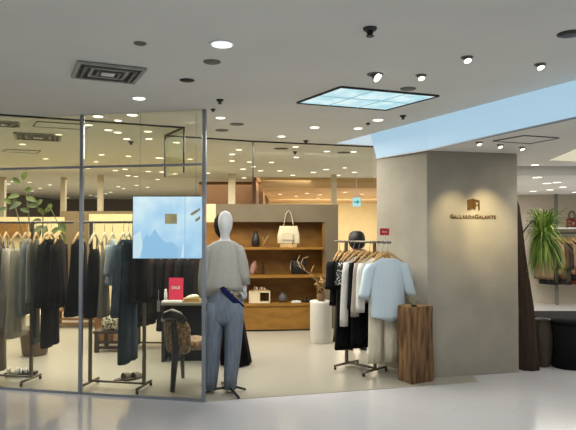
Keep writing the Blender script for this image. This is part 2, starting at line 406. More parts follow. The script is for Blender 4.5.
# ================================================================== ceiling fittings
GA = math.atan2(bd.y, bd.x)      # ceiling grid angle
def downlight(p, r, lens, label, group=None, lit=True, name='ceiling_downlight'):
    t = thing(name, label, 'ceiling light', p, 0, group)
    MB().lathe((0, 0, 0), [(r * 1.02, -0.001), (r * 1.25, -0.006), (r * 1.3, -0.003), (r * 1.3, 0.0)], 20).build('trim_ring', M_white, t, smooth=True)
    MB().lathe((0, 0, 0), [(r, -0.0075), (r * 0.96, -0.009), (0.001, -0.010)], 20).build('lens', lens, t, smooth=True)
    return t
front_lights = [
    (222, 44, .062, M_lens_cool, 'large bluish-white recessed downlight left of the glowing ceiling panel'),
    (139, 98, .050, M_lens, 'lit recessed downlight directly below the big air vent'),
    (98, 116, .048, M_lens, 'lit downlight just right of the first glass post top'),
    (132.5, 114.5, .048, M_lens, 'lit downlight left of the smoke barrier corner'),
    (118, 120, .036, M_lens, 'small bright downlight in a dark ring above the glass corner'),
    (220.5, 117.4, .045, M_lens, 'lit downlight right beside the top of the tall corner post'),
    (281.5, 136, .045, M_lens, 'lit downlight touching the smoke barrier line in mid ceiling'),
    (314.5, 127, .048, M_lens, 'lit downlight below the left tip of the glowing ceiling panel'),
    (358, 128, .045, M_lens, 'lit downlight beside the narrow end of the blue ceiling slot'),
    (378, 119.6, .050, M_lens, 'lit downlight just under the glowing ceiling panel'),
]
for px, py, r, m, lab in front_lights: downlight(ce(px, py), r, m, lab)
inner = [(58.6, 134.3), (22.6, 143.8), (45.4, 158.5), (88.7, 124.5), (108.3, 129.7), (117.7, 132), (126.8, 138.5), (148, 131), (148.9, 138.5),
    (101.6, 154.3), (128.6, 155.8), (96, 161.5), (158.2, 157.5), (87.7, 168), (115, 170), (125, 168.8), (148.4, 171.2), (176.5, 142), (190, 158.8), (162, 171.7), (175, 173.6), (161, 157.7), (207.5, 172.8),
    (64.3, 178), (29.3, 182), (49.9, 184.7), (32.4, 190.9), (4, 186), (8.7, 183.7), (13, 181.4), (6.3, 200.6), (39, 200.8), (50.3, 201.6), (68, 197.7), (72.6, 200), (40, 188),
    (128, 175.4), (136, 176.3), (157.6, 179.3), (136.5, 185), (147.4, 187), (123.7, 188.3), (118.4, 186.5), (105.8, 193.5), (110.7, 192), (90.5, 195), (96, 196),
    (239, 149.3), (232, 154), (249.3, 161.6), (253.3, 166.4), (243, 168.8), (260.4, 170.5), (271.5, 162), (279.8, 170.5), (244, 177.6), (232, 160.5), (292.8, 175),
    (295.5, 146.5), (296.3, 157), (326.7, 151), (353.6, 151.4), (344.6, 167.5), (326, 169.2), (313.4, 172), (338, 175), (354.5, 172)]
for px, py in inner:
    d = ce(px, py).y
    downlight(ce(px, py), 0.042 if d < 11 else 0.052, M_lens if py % 3 < 2 else M_lens_warm,
              'small lit recessed downlight in the shop ceiling behind the glass', 'downlights inside the shop')
for px, py in [(307, 193), (296, 196), (320, 194.5), (345, 192), (362, 194), (280, 194), (318, 198)]:
    downlight(at_z(px, py, 2.47), 0.05, M_lens_warm, 'tiny lit downlight in the pale timber ceiling far behind', 'downlights in the timber ceiling')
for px, py in [(535, 164.6), ]:
    downlight(at_z(px, py, SZ), 0.05, M_lens, 'lit downlight in the soffit just right of the pillar, nearest of its row')
for px, py in [(537, 177), (557, 182), (547, 183), (563, 186.7), (533, 191), (550, 189.5), (575, 192)]:
    downlight(at_z(px, py, 2.307), 0.06, M_lens, 'small lit downlight over the neighbouring store at right', 'downlights over the right-hand store')
# unlit discs
for px, py, r, m, lab in [(140, 43, .038, M_cardboard, 'small flat grey ceiling disc above the air vent'), (187, 80, .055, M_dmetal, 'dark round ceiling speaker right of the air vent'),
        (212, 61.5, .058, M_cardboard, 'dark grey round ceiling disc below the bluish downlight'), (237, 124, .075, M_cardboard, 'dark grey ceiling disc right of the corner post, nearer one'),
        (222, 130, .075, M_cardboard, 'dark grey ceiling disc right of the corner post, farther one'), (408, 88.5, .062, M_cardboard, 'grey round disc at the right tip of the glowing panel'),
        (570, 33.5, .07, M_dmetal, 'dark round ceiling fixture at the right picture edge'), (344, 152.5, .1, M_cardboard, 'grey disc behind the smoke barrier'),
        (281, 148.5, .1, M_cardboard, 'dark flat disc behind the smoke barrier above the curved wall')]:
    p = ce(px, py); t = thing('ceiling_speaker', lab, 'ceiling speaker', p)
    MB().lathe((0, 0, 0), [(r, 0), (r, -0.005), (r * .85, -0.009)], 24).build('rim', m, t, smooth=False)
    MB().lathe((0, 0, 0), [(r * .84, -0.0091), (r * .6, -0.011), (.001, -0.012)], 24).build('grille', M_dmetal if px == 570 else m, t, smooth=True)
# sprinklers
for px, py, s, lab in [(370, 28, 1.25, 'dark sprinkler head nearest the viewer, above the glowing panel'), (220, 99.5, 1.0, 'dark sprinkler head above the corner post'),
        (213, 109, .7, 'little sprinkler head against the corner post top'), (403, 115.5, 1.0, 'dark sprinkler head right under the glowing panel'),
        (306, 140.5, 1.1, 'dark sprinkler head on the smoke barrier line'), (368, 123, .7, 'pale sprinkler head beside two downlights'),
        (131, 141.5, 1.1, 'dark sprinkler head behind the shopfront glass'), (295, 151.5, 1.1, 'dark sprinkler head just behind the smoke barrier')]:
    s *= .62
    t = thing('fire_sprinkler', lab, 'sprinkler', ce(px, py))
    MB().lathe((0, 0, 0), [(.05 * s, 0), (.05 * s, -.008), (.04 * s, -.016)], 16).build('escutcheon', M_dmetal, t)
    MB().lathe((0, 0, 0), [(.024 * s, -.016), (.024 * s, -.04 * s), (.012 * s, -.05 * s)], 12).build('body', M_dmetal, t)
    MB().lathe((0, 0, 0), [(.008 * s, -.0505 * s), (.03 * s, -.055 * s), (.028 * s, -.062 * s)], 12).build('deflector', M_dmetal, t)
# gimbal spotlights
def gimbal(p, aim, s, lab, energy, ang=42, col=NEUT, lens=M_lens, face=(.1, -.45, -.9)):
    s *= .62
    t = thing('ceiling_spotlight', lab, 'spotlight', p)
    MB().lathe((0, 0, 0), [(.062 * s, 0), (.062 * s, -.006), (.045 * s, -.010), (.045 * s, -.002)], 24).build('trim_ring', M_cardboard, t, smooth=True)
    dv = (Vector(aim) - Vector(p)).normalized()
    dl = Vector(face).normalized()
    MB().tube([Vector((0, 0, -.011)), Vector((0, 0, -.011)) + dl * .016 * s, Vector((0, 0, -.011)) + dl * .03 * s], [.030 * s, .040 * s, .046 * s], 16).build('lamp_head', M_cardboard, t, smooth=True)
    c = Vector((0, 0, -.011)) + dl * (.031 * s)
    MB().tube([c, c + dl * .004 * s], [.040 * s, .034 * s], 16).build('lens', lens, t)
    if energy:
        q = Vector(p) + c + dl * .03 + Vector((0, 0, -.03))
        lo = lamp('SPOT', 'spot_light', q, aim, energy, col, .03, angle=ang, blend=1.0); 
    return t
mid = lambda a, b, f, z: Vector((a.x + (b.x - a.x) * f, a.y + (b.y - a.y) * f, z))
gimbal(ce(375, 74), (0.2, 3.0, .1), 1.5, 'large angled spotlight beside the glowing ceiling panel', 18, 70, face=(.55, -.45, -.6))
gimbal(ce(421, 75), mid(PFL, PFR, .2, 1.0), 1.0, 'ceiling spotlight right of the glowing panel, left of two brighter ones', 8, 60)
gimbal(ce(467, 57), mid(PFL, PFR, .4, .6), 1.0, 'bright ceiling spotlight in the middle of the right-hand three', 10, 60)
gimbal(ce(540, 64), mid(PFL, PFR, .9, .4), 1.0, 'bright ceiling spotlight farthest right of the ceiling row', 10, 60)
gimbal(at_z(479, 142, SZ), mid(PFL, PFR, .30, 1.62), .9, 'soffit spotlight above the pillar sign, left one', 62, 44, (1, .80, .44))
gimbal(at_z(500, 144.6, SZ), mid(PFL, PFR, .66, 1.64), .9, 'soffit spotlight above the pillar sign, middle one', 90, 46, (1, .80, .44))
gimbal(at_z(522, 147, SZ), (2.95, 6.9, 1.3), .9, 'soffit spotlight past the pillar edge, right one', 14, 60, (1, .9, .7))
# air vents
def cassette(p, W, lab, rz):
    t = thing('air_vent', lab, 'air vent', p, rz)
    for i, k in enumerate((1.0, 0.78, 0.56, 0.36)):
        b = MB(); h = W * k / 2; wd = W * (.045 if i else .055); z = -.012 - .006 * (i % 2)
        for sx, sy, lx, ly in ((0, 1, 2 * h, wd), (0, -1, 2 * h, wd), (1, 0, wd, 2 * h - 2 * wd), (-1, 0, wd, 2 * h - 2 * wd)):
            b.box((sx * (h - wd / 2), sy * (h - wd / 2), z), (lx, ly, .014))
        b.build('frame' if i == 0 else 'slat', mat('vent_grey', (160, 160, 155), .7) if i % 2 == 0 else M_cardboard, t)
    MB().box((0, 0, -.003), (W * .96, W * .96, .004)).build('dark_backing', mat('vent_shadow', (84, 84, 80), .8), t)
    MB().box((0, 0, -.018), (W * .2, W * .2, .01)).build('centre_plate', M_ceil, t)
cassette(ce(108, 71.8), .45, 'square louvred air vent in the ceiling in front of the shop', math.radians(25))
cassette(ce(38, 136.3), .52, 'square air vent inside the shop, seen through the left glass', math.radians(22))
cassette(ce(4, 123), .30, 'dark air vent at the left picture edge behind the glass', math.radians(22))
# access hatches
def hatch(pts, lab):
    pts = [Vector(p) for p in pts]; c = sum(pts, Vector()) / 4
    t = thing('access_hatch', lab, 'ceiling hatch', c)
    b = MB(); loc = [p - c for p in pts]
    for p, q in zip(loc, loc[1:] + loc[:1]): b.tube([p + Vector((0, 0, -.004)), q + Vector((0, 0, -.004))], .007, 4)
    b.build('frame', M_cardboard, t)
    b = MB(); b.prism([(p.x * .96, p.y * .96) for p in loc], -.004, -.001); b.build('panel', M_ceil, t)
hatch([at_z(x, y, SZ) for x, y in ((493, 140.5), (524, 135), (559, 137.5), (530, 143))], 'rectangular access hatch in the soffit above the pillar')
hatch([ce(x, y) for x, y in ((33, 126), (37, 121), (92, 124.5), (85, 129))], 'access hatch in the shop ceiling left of the first post')
hatch([ce(x, y) for x, y in ((2, 151), (6, 149), (41, 150.5), (37, 153))], 'narrower access hatch behind the inner air vent')
# luminous ceiling panel
pts = [ce(341, 86), ce(439, 95), ce(386, 109), ce(297, 102)]; c = sum(pts, Vector()) / 4
lp = thing('luminous_ceiling_panel', 'glowing pale blue panel with a dark frame set in the ceiling', 'ceiling light panel', c)
loc = [p - c for p in pts]
MB().prism([(p.x * .985, p.y * .985) for p in loc], -.008, -.004).build('diffuser', M_lightpanel, lp)
b = MB()
for p, q in zip(loc, loc[1:] + loc[:1]): b.tube([p + Vector((0, 0, -.008)), q + Vector((0, 0, -.008))], .009, 4)
b.build('frame', M_dmetal, lp)
b = MB()
for f in (1 / 3, 2 / 3):
    b.tube([loc[0].lerp(loc[1], f) + Vector((0, 0, -.009)), loc[3].lerp(loc[2], f) + Vector((0, 0, -.009))], .004, 4)
b.tube([loc[0].lerp(loc[3], .5) + Vector((0, 0, -.009)), loc[1].lerp(loc[2], .5) + Vector((0, 0, -.009))], .004, 4)
b.build('seam', emit('panel_seam', (140, 190, 204), .8), lp)
# cream light cove on the right soffit
pts = [at_z(x, y, SZ) for x, y in ((549, 159.5), (588, 143), (600, 152), (600, 161.5))]; c = sum(pts, Vector()) / 4
t = thing('light_cove', 'cream glowing ceiling cove at the right edge of the picture', 'ceiling light', c)
MB().prism([(p.x - c.x, p.y - c.y) for p in pts], -.01, -.003).build('diffuser', emit('cove_light', (206, 198, 170), 1.0), t)
b = MB()
for p, q in zip(pts, pts[1:] + pts[:1]): b.tube([p - c, q - c], .008, 4)
b.build('frame', M_ceil, t)
# exit sign
p = at_d(356.5, 202, 12.0)
t = thing('exit_sign', 'small glowing green and white exit sign with an arrow, beyond the curved wall', 'exit sign', p)
MB().box((0, 0, 0), (.17, .05, .19)).build('housing', M_white, t)
MB().box((0, -.0265, 0), (.155, .003, .175)).build('face', emit('exit_white', (170, 226, 224), 1.0), t)
g = emit('exit_green', (30, 150, 140), .9)
MB().loft([[Vector((x, y, z)) for x, z in ((-.055, .014), (.005, .014), (.005, .05), (.06, 0), (.005, -.05), (.005, -.014), (-.055, -.014))] for y in (-.0285, -.0300)]).build('arrow', g, t)
MB().tube([(0, 0, .096), (0, 0, CZ - p.z)], .008, 6).build('drop_rod', M_white, t)

# ================================================================== pillar sign
pf = (PFR - PFL); L = pf.length; pu = pf.normalized(); pn = Vector((pu.y, -pu.x, 0)); pa = math.atan2(pu.y, pu.x)
def on_pillar(px, py):
    r = ray(px, py); o = Vector((0, 0, CAMZ)); t = (PFL - o).dot(pn) / r.dot(pn); return o + r * t
sign0 = on_pillar(473, 216)
sg = thing('shop_sign', 'bronze lettering and open-door emblem on the sign pillar', 'shop sign', sign0 + pn * .001, pa)
def text_mesh(s, size, extrude, x, z, bold=0.0):
    cu = bpy.data.curves.new('t', 'FONT'); cu.body = s; cu.size = size; cu.extrude = extrude; cu.offset = bold
    cu.resolution_u = 3; cu.space_character = 1.18 if len(s) > 4 else 1.0
    o = bpy.data.objects.new('t', cu); C.objects.link(o)
    bpy.context.view_layer.update()
    me = bpy.data.meshes.new_from_object(o.evaluated_get(bpy.context.evaluated_depsgraph_get()))
    xs = [v.co.x for v in me.vertices]; x0, x1 = min(xs), max(xs)
    M = Matrix.Translation((x - x0, 0, z)) @ Matrix.Rotation(PI / 2, 4, 'X')
    me.transform(M); bpy.data.objects.remove(o); bpy.data.curves.remove(cu)
    return me, x + (x1 - x0)
def text_part(runs, name, m, parent, width, z=0.0, extrude=.004, bold=0.0, y=0.0):
    bm = bmesh.new(); x = 0.0
    for s, size, gap in runs:
        me, x2 = text_mesh(s, size, extrude, x, 0, bold); bm.from_mesh(me); bpy.data.meshes.remove(me); x = x2 + gap
    tot = max(v.co.x for v in bm.verts); k = width / tot
    for v in bm.verts:
        v.co.x = (v.co.x - tot / 2) * k; v.co.z = v.co.z * k + z; v.co.y += y
    me = bpy.data.meshes.new(name); bm.to_mesh(me); bm.free(); me.materials.append(m)
    o = bpy.data.objects.new(name, me); C.objects.link(o); o.parent = parent
    return o
wl = (on_pillar(496.4, 217) - on_pillar(450.8, 215)).length
text_part([('G', .085, .004), ('ALLARDA', .068, .004), ('G', .085, .004), ('ALANTE', .068, 0)], 'lettering', M_brass, sg, wl, z=-.028, bold=.0012, y=-.004)
sc_ = wl / 45.6
def S(x, z): return (x * sc_, z * sc_)
def plate(parent, polys, name, m, y0=-.002, y1=-.012):
    b = MB()
    for pl in polys: b.loft([[Vector((x, y, z)) for x, z in [S(*q) for q in pl]] for y in (y0, y1)])
    return b.build(name, m, parent)
em = plate(sg, [[(-5.8, 5.2), (-.2, 6.6), (-.2, 15.6), (-5.8, 14.2)],
           [(.2, 6.6), (1.4, 6.3), (1.4, 14.9), (.2, 15.6)], [(5.0, 5.4), (6.2, 5.0), (6.2, 14.0), (5.0, 14.3)],
           [(1.4, 13.4), (5.0, 12.9), (5.0, 14.3), (1.4, 14.9)],
           [(1.4, 6.3), (2.2, 6.1), (2.2, 12.2), (1.4, 13.4)],
           [(3.0, 9.2), (4.2, 9.2), (4.2, 10.2), (3.0, 10.2)]], 'emblem', M_brass)

# ================================================================== garments
M_cl = {}
def cloth(name, rgb, var=.10, scale=26, bump=.08, rough=.9, rgb2=None, stretch=(1, 1, .3)):
    return mat('cloth_' + name, rgb, rough, var=var, scale=scale, bump=bump, rgb2=rgb2, stretch=stretch, spec=.15)
def add_hanger(root, hm, half=.19, drop=.115):
    h = MB()
    for s in (-1, 1):
        h.tube([(0, 0, -.105), (s * half * .4, 0, -.105 - drop * .32), (s * half * .8, 0, -.105 - drop * .78), (s * half, 0, -.105 - drop)], [.016, .016, .014, .011], 8, (1, .7))
    ho = h.build('hanger', hm, root, smooth=True)
    k = MB(); pts = [(.018 * math.cos(a), 0, .018 * math.sin(a)) for a in [math.radians(q) for q in range(-20, 181, 20)]]
    pts = [(x, y, z) for x, y, z in pts] + [(-.016, 0, -.02), (0, 0, -.05), (0, 0, -.105)]
    k.tube(pts, .003, 6).build('hook', M_metal, ho, smooth=True)
    return ho
def garment(name, label, cat, loc, rz, m, L, ws=.2, wh=.24, th=.05, sl=0.0, slw=.06, folds=.16, k=9, group=None, hm=None, neck=.085, strap=False, tilt=.0, flare=.06, ph=None, hem=None):
    root = thing(name, label, cat, loc, rz, group); add_hanger(root, hm or M_hanger, ws * .93)
    ph = random.uniform(0, 6) if ph is None else ph
    z0 = -.168; b = MB(); rings = []
    prof = [(z0, neck, th * .45), (z0 - .018, neck + .35 * (ws - neck), th * .6), (z0 - .05, ws * .97, th * .8), (z0 - .09, ws, th)]
    if strap: prof = [(z0 - .10, ws * .62, th * .6), (z0 - .13, ws * .72, th * .8), (z0 - .2, ws * .8, th)]
    for z, w_, d_ in prof: rings.append(ell((0, 0, z), w_, d_, 36))
    zs = prof[-1][0]; w0 = prof[-1][1]; N = 9
    for i in range(1, N + 1):
        t = i / N; e = t ** 1.3
        rings.append(ell((0, 0, zs + (-L - zs) * t), w0 + (wh - w0) * e + .006 * math.sin(5 * t + ph), th + flare * .5 * e, 36, folds * t ** .7, k, ph + .6 * t, zf=(hem if i == N else None)))
    last = rings[-1]; rings.append([Vector((p.x * .93, p.y * .9, p.z + .03)) for p in last])
    b.loft(rings)
    if strap:
        for s in (-1, 1):
            b.tube([(s * ws * .5, -th * .3, z0 - .12), (s * ws * .42, 0, -.15), (s * ws * .5, th * .3, z0 - .12)], .007, 6)
    b.build('body', m, root, smooth=True)
    if sl:
        for s in (-1, 1):
            b = MB(); rr = []
            n = 7
            for i in range(n + 1):
                t = i / n
                x = s * (ws * .90 + (.045 + tilt) * t ** .8); z = z0 - .055 - sl * t
                rr.append(ell((x, .006 * math.sin(4 * t + ph), z), slw * (1 - .15 * t) * (.75 if i == 0 else 1), slw * .75, 16, .10, 5, ph + t))
            rr.append([Vector((p.x, p.y, p.z + .02)) if True else p for p in [Vector((s * (ws * .90 + .045 + tilt) + (q.x - s * (ws * .90 + .045 + tilt)) * .85, q.y * .85, q.z)) for q in rr[-1]]])
            b.loft(rr); b.build('sleeve', m, root, smooth=True)
    return root
def trousers(name, label, loc, rz, m, L, w=.19, leg=.10, th=.05, group=None, hm=None, top=-.17, hang=True):
    root = thing(name, label, 'trousers', loc, rz, group)
    if hang: add_hanger(root, hm or M_hanger, w * .9)
    b = MB(); cr = top - .27
    b.loft([ell((0, 0, z), ww, d, 32, f, 8) for z, ww, d, f in ((top, w * .86, th * .7, .02), (top - .04, w * .9, th * .8, .03), (top - .15, w, th, .05), (cr, w * 1.02, th, .06))])
    b.build('waist', m, root, smooth=True)
    for s in (-1, 1):
        b = MB(); rr = []
        for i in range(8):
            t = i / 7
            rr.append(ell((s * (w * .52 + .012 * t), 0, cr + .06 + (-L - cr - .06) * t), w * .52 + (leg - w * .52) * t, th * .95, 20, .12 * t + .02, 6, s + t))
        b.loft(rr); b.build('leg', m, root, smooth=True)
    return root
K = cloth('black', (18, 18, 20)); K2 = cloth('near_black', (30, 28, 28)); DG = cloth('dark_olive', (38, 40, 30)); DB = cloth('dark_brown', (36, 28, 24))
CRM = cloth('cream', (222, 214, 192)); WHT = cloth('white', (222, 220, 212)); GRY = cloth('pale_grey', (186, 184, 176)); BLG = cloth('blue_grey', (182, 192, 194))
SAGE = cloth('sage_grey', (112, 112, 100)); TAU = cloth('taupe', (116, 104, 88)); DEN = cloth('denim', (62, 78, 92), rgb2=(46, 60, 74)); DEN2 = cloth('light_denim', (104, 122, 136), rgb2=(76, 94, 110))
SHEER = cloth('pale_blue', (206, 220, 230)); LBL = cloth('light_blue_knit', (208, 225, 234), scale=40, var=.03); OLV = cloth('olive', (84, 80, 60)); GBG = cloth('grey_beige', (172, 162, 152))

RZ = 1.655
rd = Vector((0.57, -0.11, 0)).normalized(); ra = math.atan2(rd.y, rd.x)
RA = fl(31, 383); RB1 = fl(90, 387); RB2 = fl(144, 390)
def rack(name, label, bases, ends, z, u, foot=.2, floorz=.004):
    root = thing(name, label, 'clothes rack', (bases[0].x, bases[0].y, floorz))
    o = Vector((bases[0].x, bases[0].y, 0)); a = math.atan2(u.y, u.x); n = Vector((-u.y, u.x, 0))
    MB().tube([ends[0] - o + Vector((0, 0, z)), ends[1] - o + Vector((0, 0, z))], .013, 10).build('rail', M_rack, root, smooth=True)
    for p in bases:
        q = p - o
        MB().box((q.x, q.y, z / 2 + .015), (.03, .03, z - .03 - .013), a).build('post', M_rack, root, bevel=.003)
        MB().tube([q - n * foot + Vector((0, 0, .045)), q + n * foot + Vector((0, 0, .045))], .014, 8).build('foot', M_rack, root, smooth=True)
        for s in (-1, 1):
            MB().lathe(q + n * (foot * s * .95), [(.012, .0), (.016, .012), (.012, .03)], 12).build('caster', M_black, root)
    if len(bases) > 1:
        q = bases[1] - o
        MB().tube([Vector((0, 0, .06)), Vector((q.x, q.y, .06))], .012, 8).build('base_bar', M_rack, root, smooth=True)
    return root
def on_rail(base, u, px, z):     # point of the rail line under image column px
    r = ray(px, 228); m = base.x * u.y - base.y * u.x; t = m / (r.x * u.y - r.y * u.x)
    return Vector((r.x * t, r.y * t, z))
RAL = RA - rd * 1.0
rack('clothes_rack', 'grey metal clothes rack at far left behind the glass, holding pale dresses and dark jackets', [RA, RAL], [RAL - rd * .1, on_rail(RA, rd, 73, 0)], RZ, rd, .17)
rack('clothes_rack', 'grey metal clothes rack right of the first glass post, holding black dresses and denim', [RB1, RB2], [on_rail(RB1, rd, 82, 0), on_rail(RB1, rd, 152, 0)], RZ, rd, .17)
gr = ra - PI / 2
def hangA(px): return on_rail(RA, rd, px + 3, RZ)
def hangB(px): return on_rail(RB1, rd, px + 3.5, RZ)
g1 = 'garments on the left rack'
tw = lambda a: gr + math.radians(a)
trousers('hanging_trousers', 'taupe trousers at the left picture edge reaching almost to the floor', hangA(-5), tw(14), TAU, 1.56, .16, .09)
garment('hanging_dress', 'pale grey dress hanging at the left picture edge', 'dress', hangA(3), tw(20), GRY, 1.12, .15, .17, strap=True, th=.03, flare=.03)
garment('hanging_dress', 'cream sleeveless dress, brightest garment on the far left rack', 'dress', hangA(14), tw(8), CRM, 1.18, .16, .19, strap=True, th=.04)
garment('hanging_blouse', 'pale blue-grey blouse beside the cream dress', 'blouse', hangA(22.5), tw(16), BLG, .95, .14, .15, th=.03, flare=.02)
garment('hanging_shirt', 'white open-neck shirt right of the pale blue-grey blouse', 'shirt', hangA(28), tw(18), WHT, .82, .13, .13, th=.022, flare=.02)
garment('hanging_dress', 'long sage-grey dress beside the rack post', 'dress', hangA(33), tw(19), SAGE, 1.24, .13, .13, th=.022, flare=.02)
garment('hanging_jacket', 'dark olive jacket left of the black-brown coat', 'jacket', hangA(44), tw(12), DG, .86, .16, .18, sl=.6, th=.04, slw=.05)
trousers('hanging_trousers', 'black wide trousers hanging below the dark olive jacket', hangA(48), tw(10), K, 1.26, .15, .09)
garment('hanging_coat', 'black-brown coat with a high collar beside the dark olive jacket', 'coat', hangA(56), tw(14), DB, .86, .16, .18, sl=.62, th=.045, slw=.05)
garment('hanging_dress', 'full black dress behind the first glass post', 'dress', hangA(76), tw(6), K, .93, .16, .25, th=.045, flare=.09)
garment('hanging_dress', 'black strap dress right of the first glass post', 'dress', hangB(91), tw(8), K2, .94, .16, .20, strap=True, hm=M_hanger_w, th=.04)
garment('hanging_dress', 'grey-beige long slip dress between black dress and pale blouse', 'dress', hangB(101), tw(12), cloth('grey_taupe', (182, 174, 156)), .94, .14, .16, strap=True, hm=M_hanger_w, th=.03, flare=.03)
garment('hanging_blouse', 'sheer pale blue blouse beside the denim jacket', 'blouse', hangB(109), tw(12), SHEER, .62, .15, .16, sl=.3, th=.03, slw=.04, hm=M_hanger_w)
trousers('hanging_trousers', 'dark blue denim wide trousers hanging below the denim jacket', hangB(125), tw(2), DEN, 1.38, .15, .10, hm=M_hanger_w)
garment('hanging_jacket', 'denim jacket with faded sleeves on white hanger', 'jacket', hangB(120), tw(4), DEN2, .80, .16, .18, sl=.70, slw=.05, hm=M_hanger_w, th=.04)
garment('hanging_shirt', 'dark charcoal shirt right of the denim jacket, under the reflection panel', 'shirt', hangB(133), tw(10), cloth('charcoal', (46, 48, 52)), .80, .12, .13, th=.035, hm=M_hanger_w)
garment('hanging_shirt', 'black shirt at the right end of the denim rack, under the reflection panel', 'shirt', hangB(141.5), tw(10), K, .78, .12, .13, th=.035, hm=M_hanger_w)

# dark rack further back, under the reflection panel
u2 = Vector((1, -.10, 0)).normalized(); RC1 = Vector((at_d(140, 228, 8.1).x, 8.1, 0)); RC2 = RC1 + u2 * .84
RZ2 = 1.40
rack('clothes_rack', 'low dark clothes rack behind the sale table, full of black clothes', [RC1, RC2], [RC1 - u2 * .04, RC2 + u2 * .06], RZ2, u2, .2)
ga2 = math.atan2(u2.y, u2.x) - PI / 2
for i, (f, mm, L_, lab) in enumerate([(.05, K, 1.1, 'black long dress at the left end of the back rack'), (.17, K2, 1.02, 'near-black dress second on the back rack'), (.29, DB, .98, 'dark brown dress in the left half of the back rack'),
        (.41, K, 1.15, 'long black dress in the middle of the back rack'), (.53, cloth('plum', (32, 22, 22)), 1.0, 'dark plum dress behind the red sale sign'), (.65, K2, 1.12, 'near-black dress right of the sale sign'),
        (.77, K, 1.1, 'black dress near the right end of the back rack')]):
    p = RC1 + u2 * f + Vector((0, 0, RZ2))
    garment('hanging_dress', lab, 'dress', p, ga2 - math.radians(20), mm, L_, .2, .24, th=.06, sl=.5)
p = RC1 + u2 * .87 + Vector((0, 0, RZ2))
jk = garment('hanging_jacket', 'dark open jacket with a cream inner top, right end of the back rack', 'jacket', p, ga2 - math.radians(50), cloth('dark_jacket', (40, 34, 30)), .78, .2, .24, sl=.55, th=.06)
MB().loft([[Vector((x * s_, -.062 - .004 * i, z)) for x, z in ((-.05, -.15), (.05, -.15), (.035, -.38), (0, -.47), (-.035, -.38))] for i, s_ in enumerate((1, .9))]).build('inner_top', CRM, jk)

# ================================================================== right rack
R1 = fl(375, 374); R2 = fl(349, 367.5); u3 = Vector((.54, -.60, 0)).normalized(); RZ3 = 1.44
Ra = on_rail(R1, u3, 340, 0); Rb = R1 + u3 * .22
R2 = R1 - u3 * .42
rk = rack('clothes_rack', 'bronze metal clothes rack beside the pillar with light garments on wooden hangers', [R1, R2], [R1 - u3 * .60, R1 + u3 * .22], RZ3, u3, .2)
g3 = math.atan2(u3.y, u3.x) - PI / 2 + PI
def hangC(f): q = R1 - u3 * .55 + u3 * f * .80; return Vector((q.x, q.y, RZ3))
t3 = lambda a: g3 + PI - math.radians(a)
garment('hanging_blouse', 'black top with wide sleeves at the far left end of the right rack', 'top', hangC(.03), t3(-22), K, .72, .22, .24, sl=.3, slw=.09, tilt=.03)
garment('hanging_dress', 'long olive dress beside the black wide-sleeved top', 'dress', hangC(.12), t3(-12), OLV, 1.12, .2, .22, th=.04, strap=True)
garment('hanging_dress', 'long black dress with straight hem in the middle of the right rack', 'dress', hangC(.22), t3(-6), K, 1.20, .2, .26, th=.05, sl=.2)
garment('hanging_blouse', 'black-and-white patterned blouse between olive dress and cream cardigan', 'blouse', hangC(.30), t3(4), voronoi_mat('cloth_mono_pattern', (30, 30, 32), (214, 212, 206), 26), .62, .2, .2, th=.03, sl=.25)
garment('hanging_cardigan', 'off-white cardigan with long sleeves, left of the thin black top', 'cardigan', hangC(.40), t3(6), WHT, .66, .2, .2, sl=.70, slw=.055, th=.04)
garment('hanging_dress', 'thin black dress between the off-white and grey-beige cardigans', 'dress', hangC(.50), t3(4), K, 1.16, .19, .2, th=.03, sl=.5, slw=.045)
garment('hanging_cardigan', 'grey-beige cardigan left of the white blouse', 'cardigan', hangC(.60), t3(6), GBG, .66, .2, .22, sl=.58, slw=.055, th=.04)
garment('hanging_blouse', 'white blouse directly behind the light blue sweater', 'blouse', hangC(.74), t3(12), WHT, .62, .22, .24, sl=.52, slw=.06, th=.04)
trousers('hanging_trousers', 'cream wide trousers hanging beneath the light blue sweater', hangC(.83), t3(20), CRM, 1.29, .17, .082, th=.045)
sw = garment('hanging_sweater', 'light blue oversized sweater facing out at the front of the right rack', 'sweater', hangC(.91), t3(22), LBL, .84, .205, .20, sl=.36, slw=.072, th=.05, tilt=.06, folds=.05, k=5, neck=.11, hem=lambda x, y: .05 * abs(x) / .2)
MB().box((.0, -.088, -.48), (.022, .004, .012)).box((-.008, -.088, -.465), (.005, .004, .012)).box((.008, -.088, -.465), (.005, .004, .012)).build('chest_motif', K2, sw)
# red tag
p = R1 + u3 * .14
t = thing('sale_tag', 'small red card clipped on top of the right rack rail', 'sale tag', (p.x, p.y, RZ3 + .013))
MB().tube([(0, 0, 0), (0, 0, .07)], .005, 6).build('clip_stem', M_white, t)
M_red = mat('red_card', (190, 30, 46), .5, var=.04)
MB().box((0, 0, .105), (.10, .006, .075)).build('card', M_red, t)
text_part([('SALE', .03, 0)], 'lettering', M_white, t, .05, z=.098, extrude=.001, y=-.004)

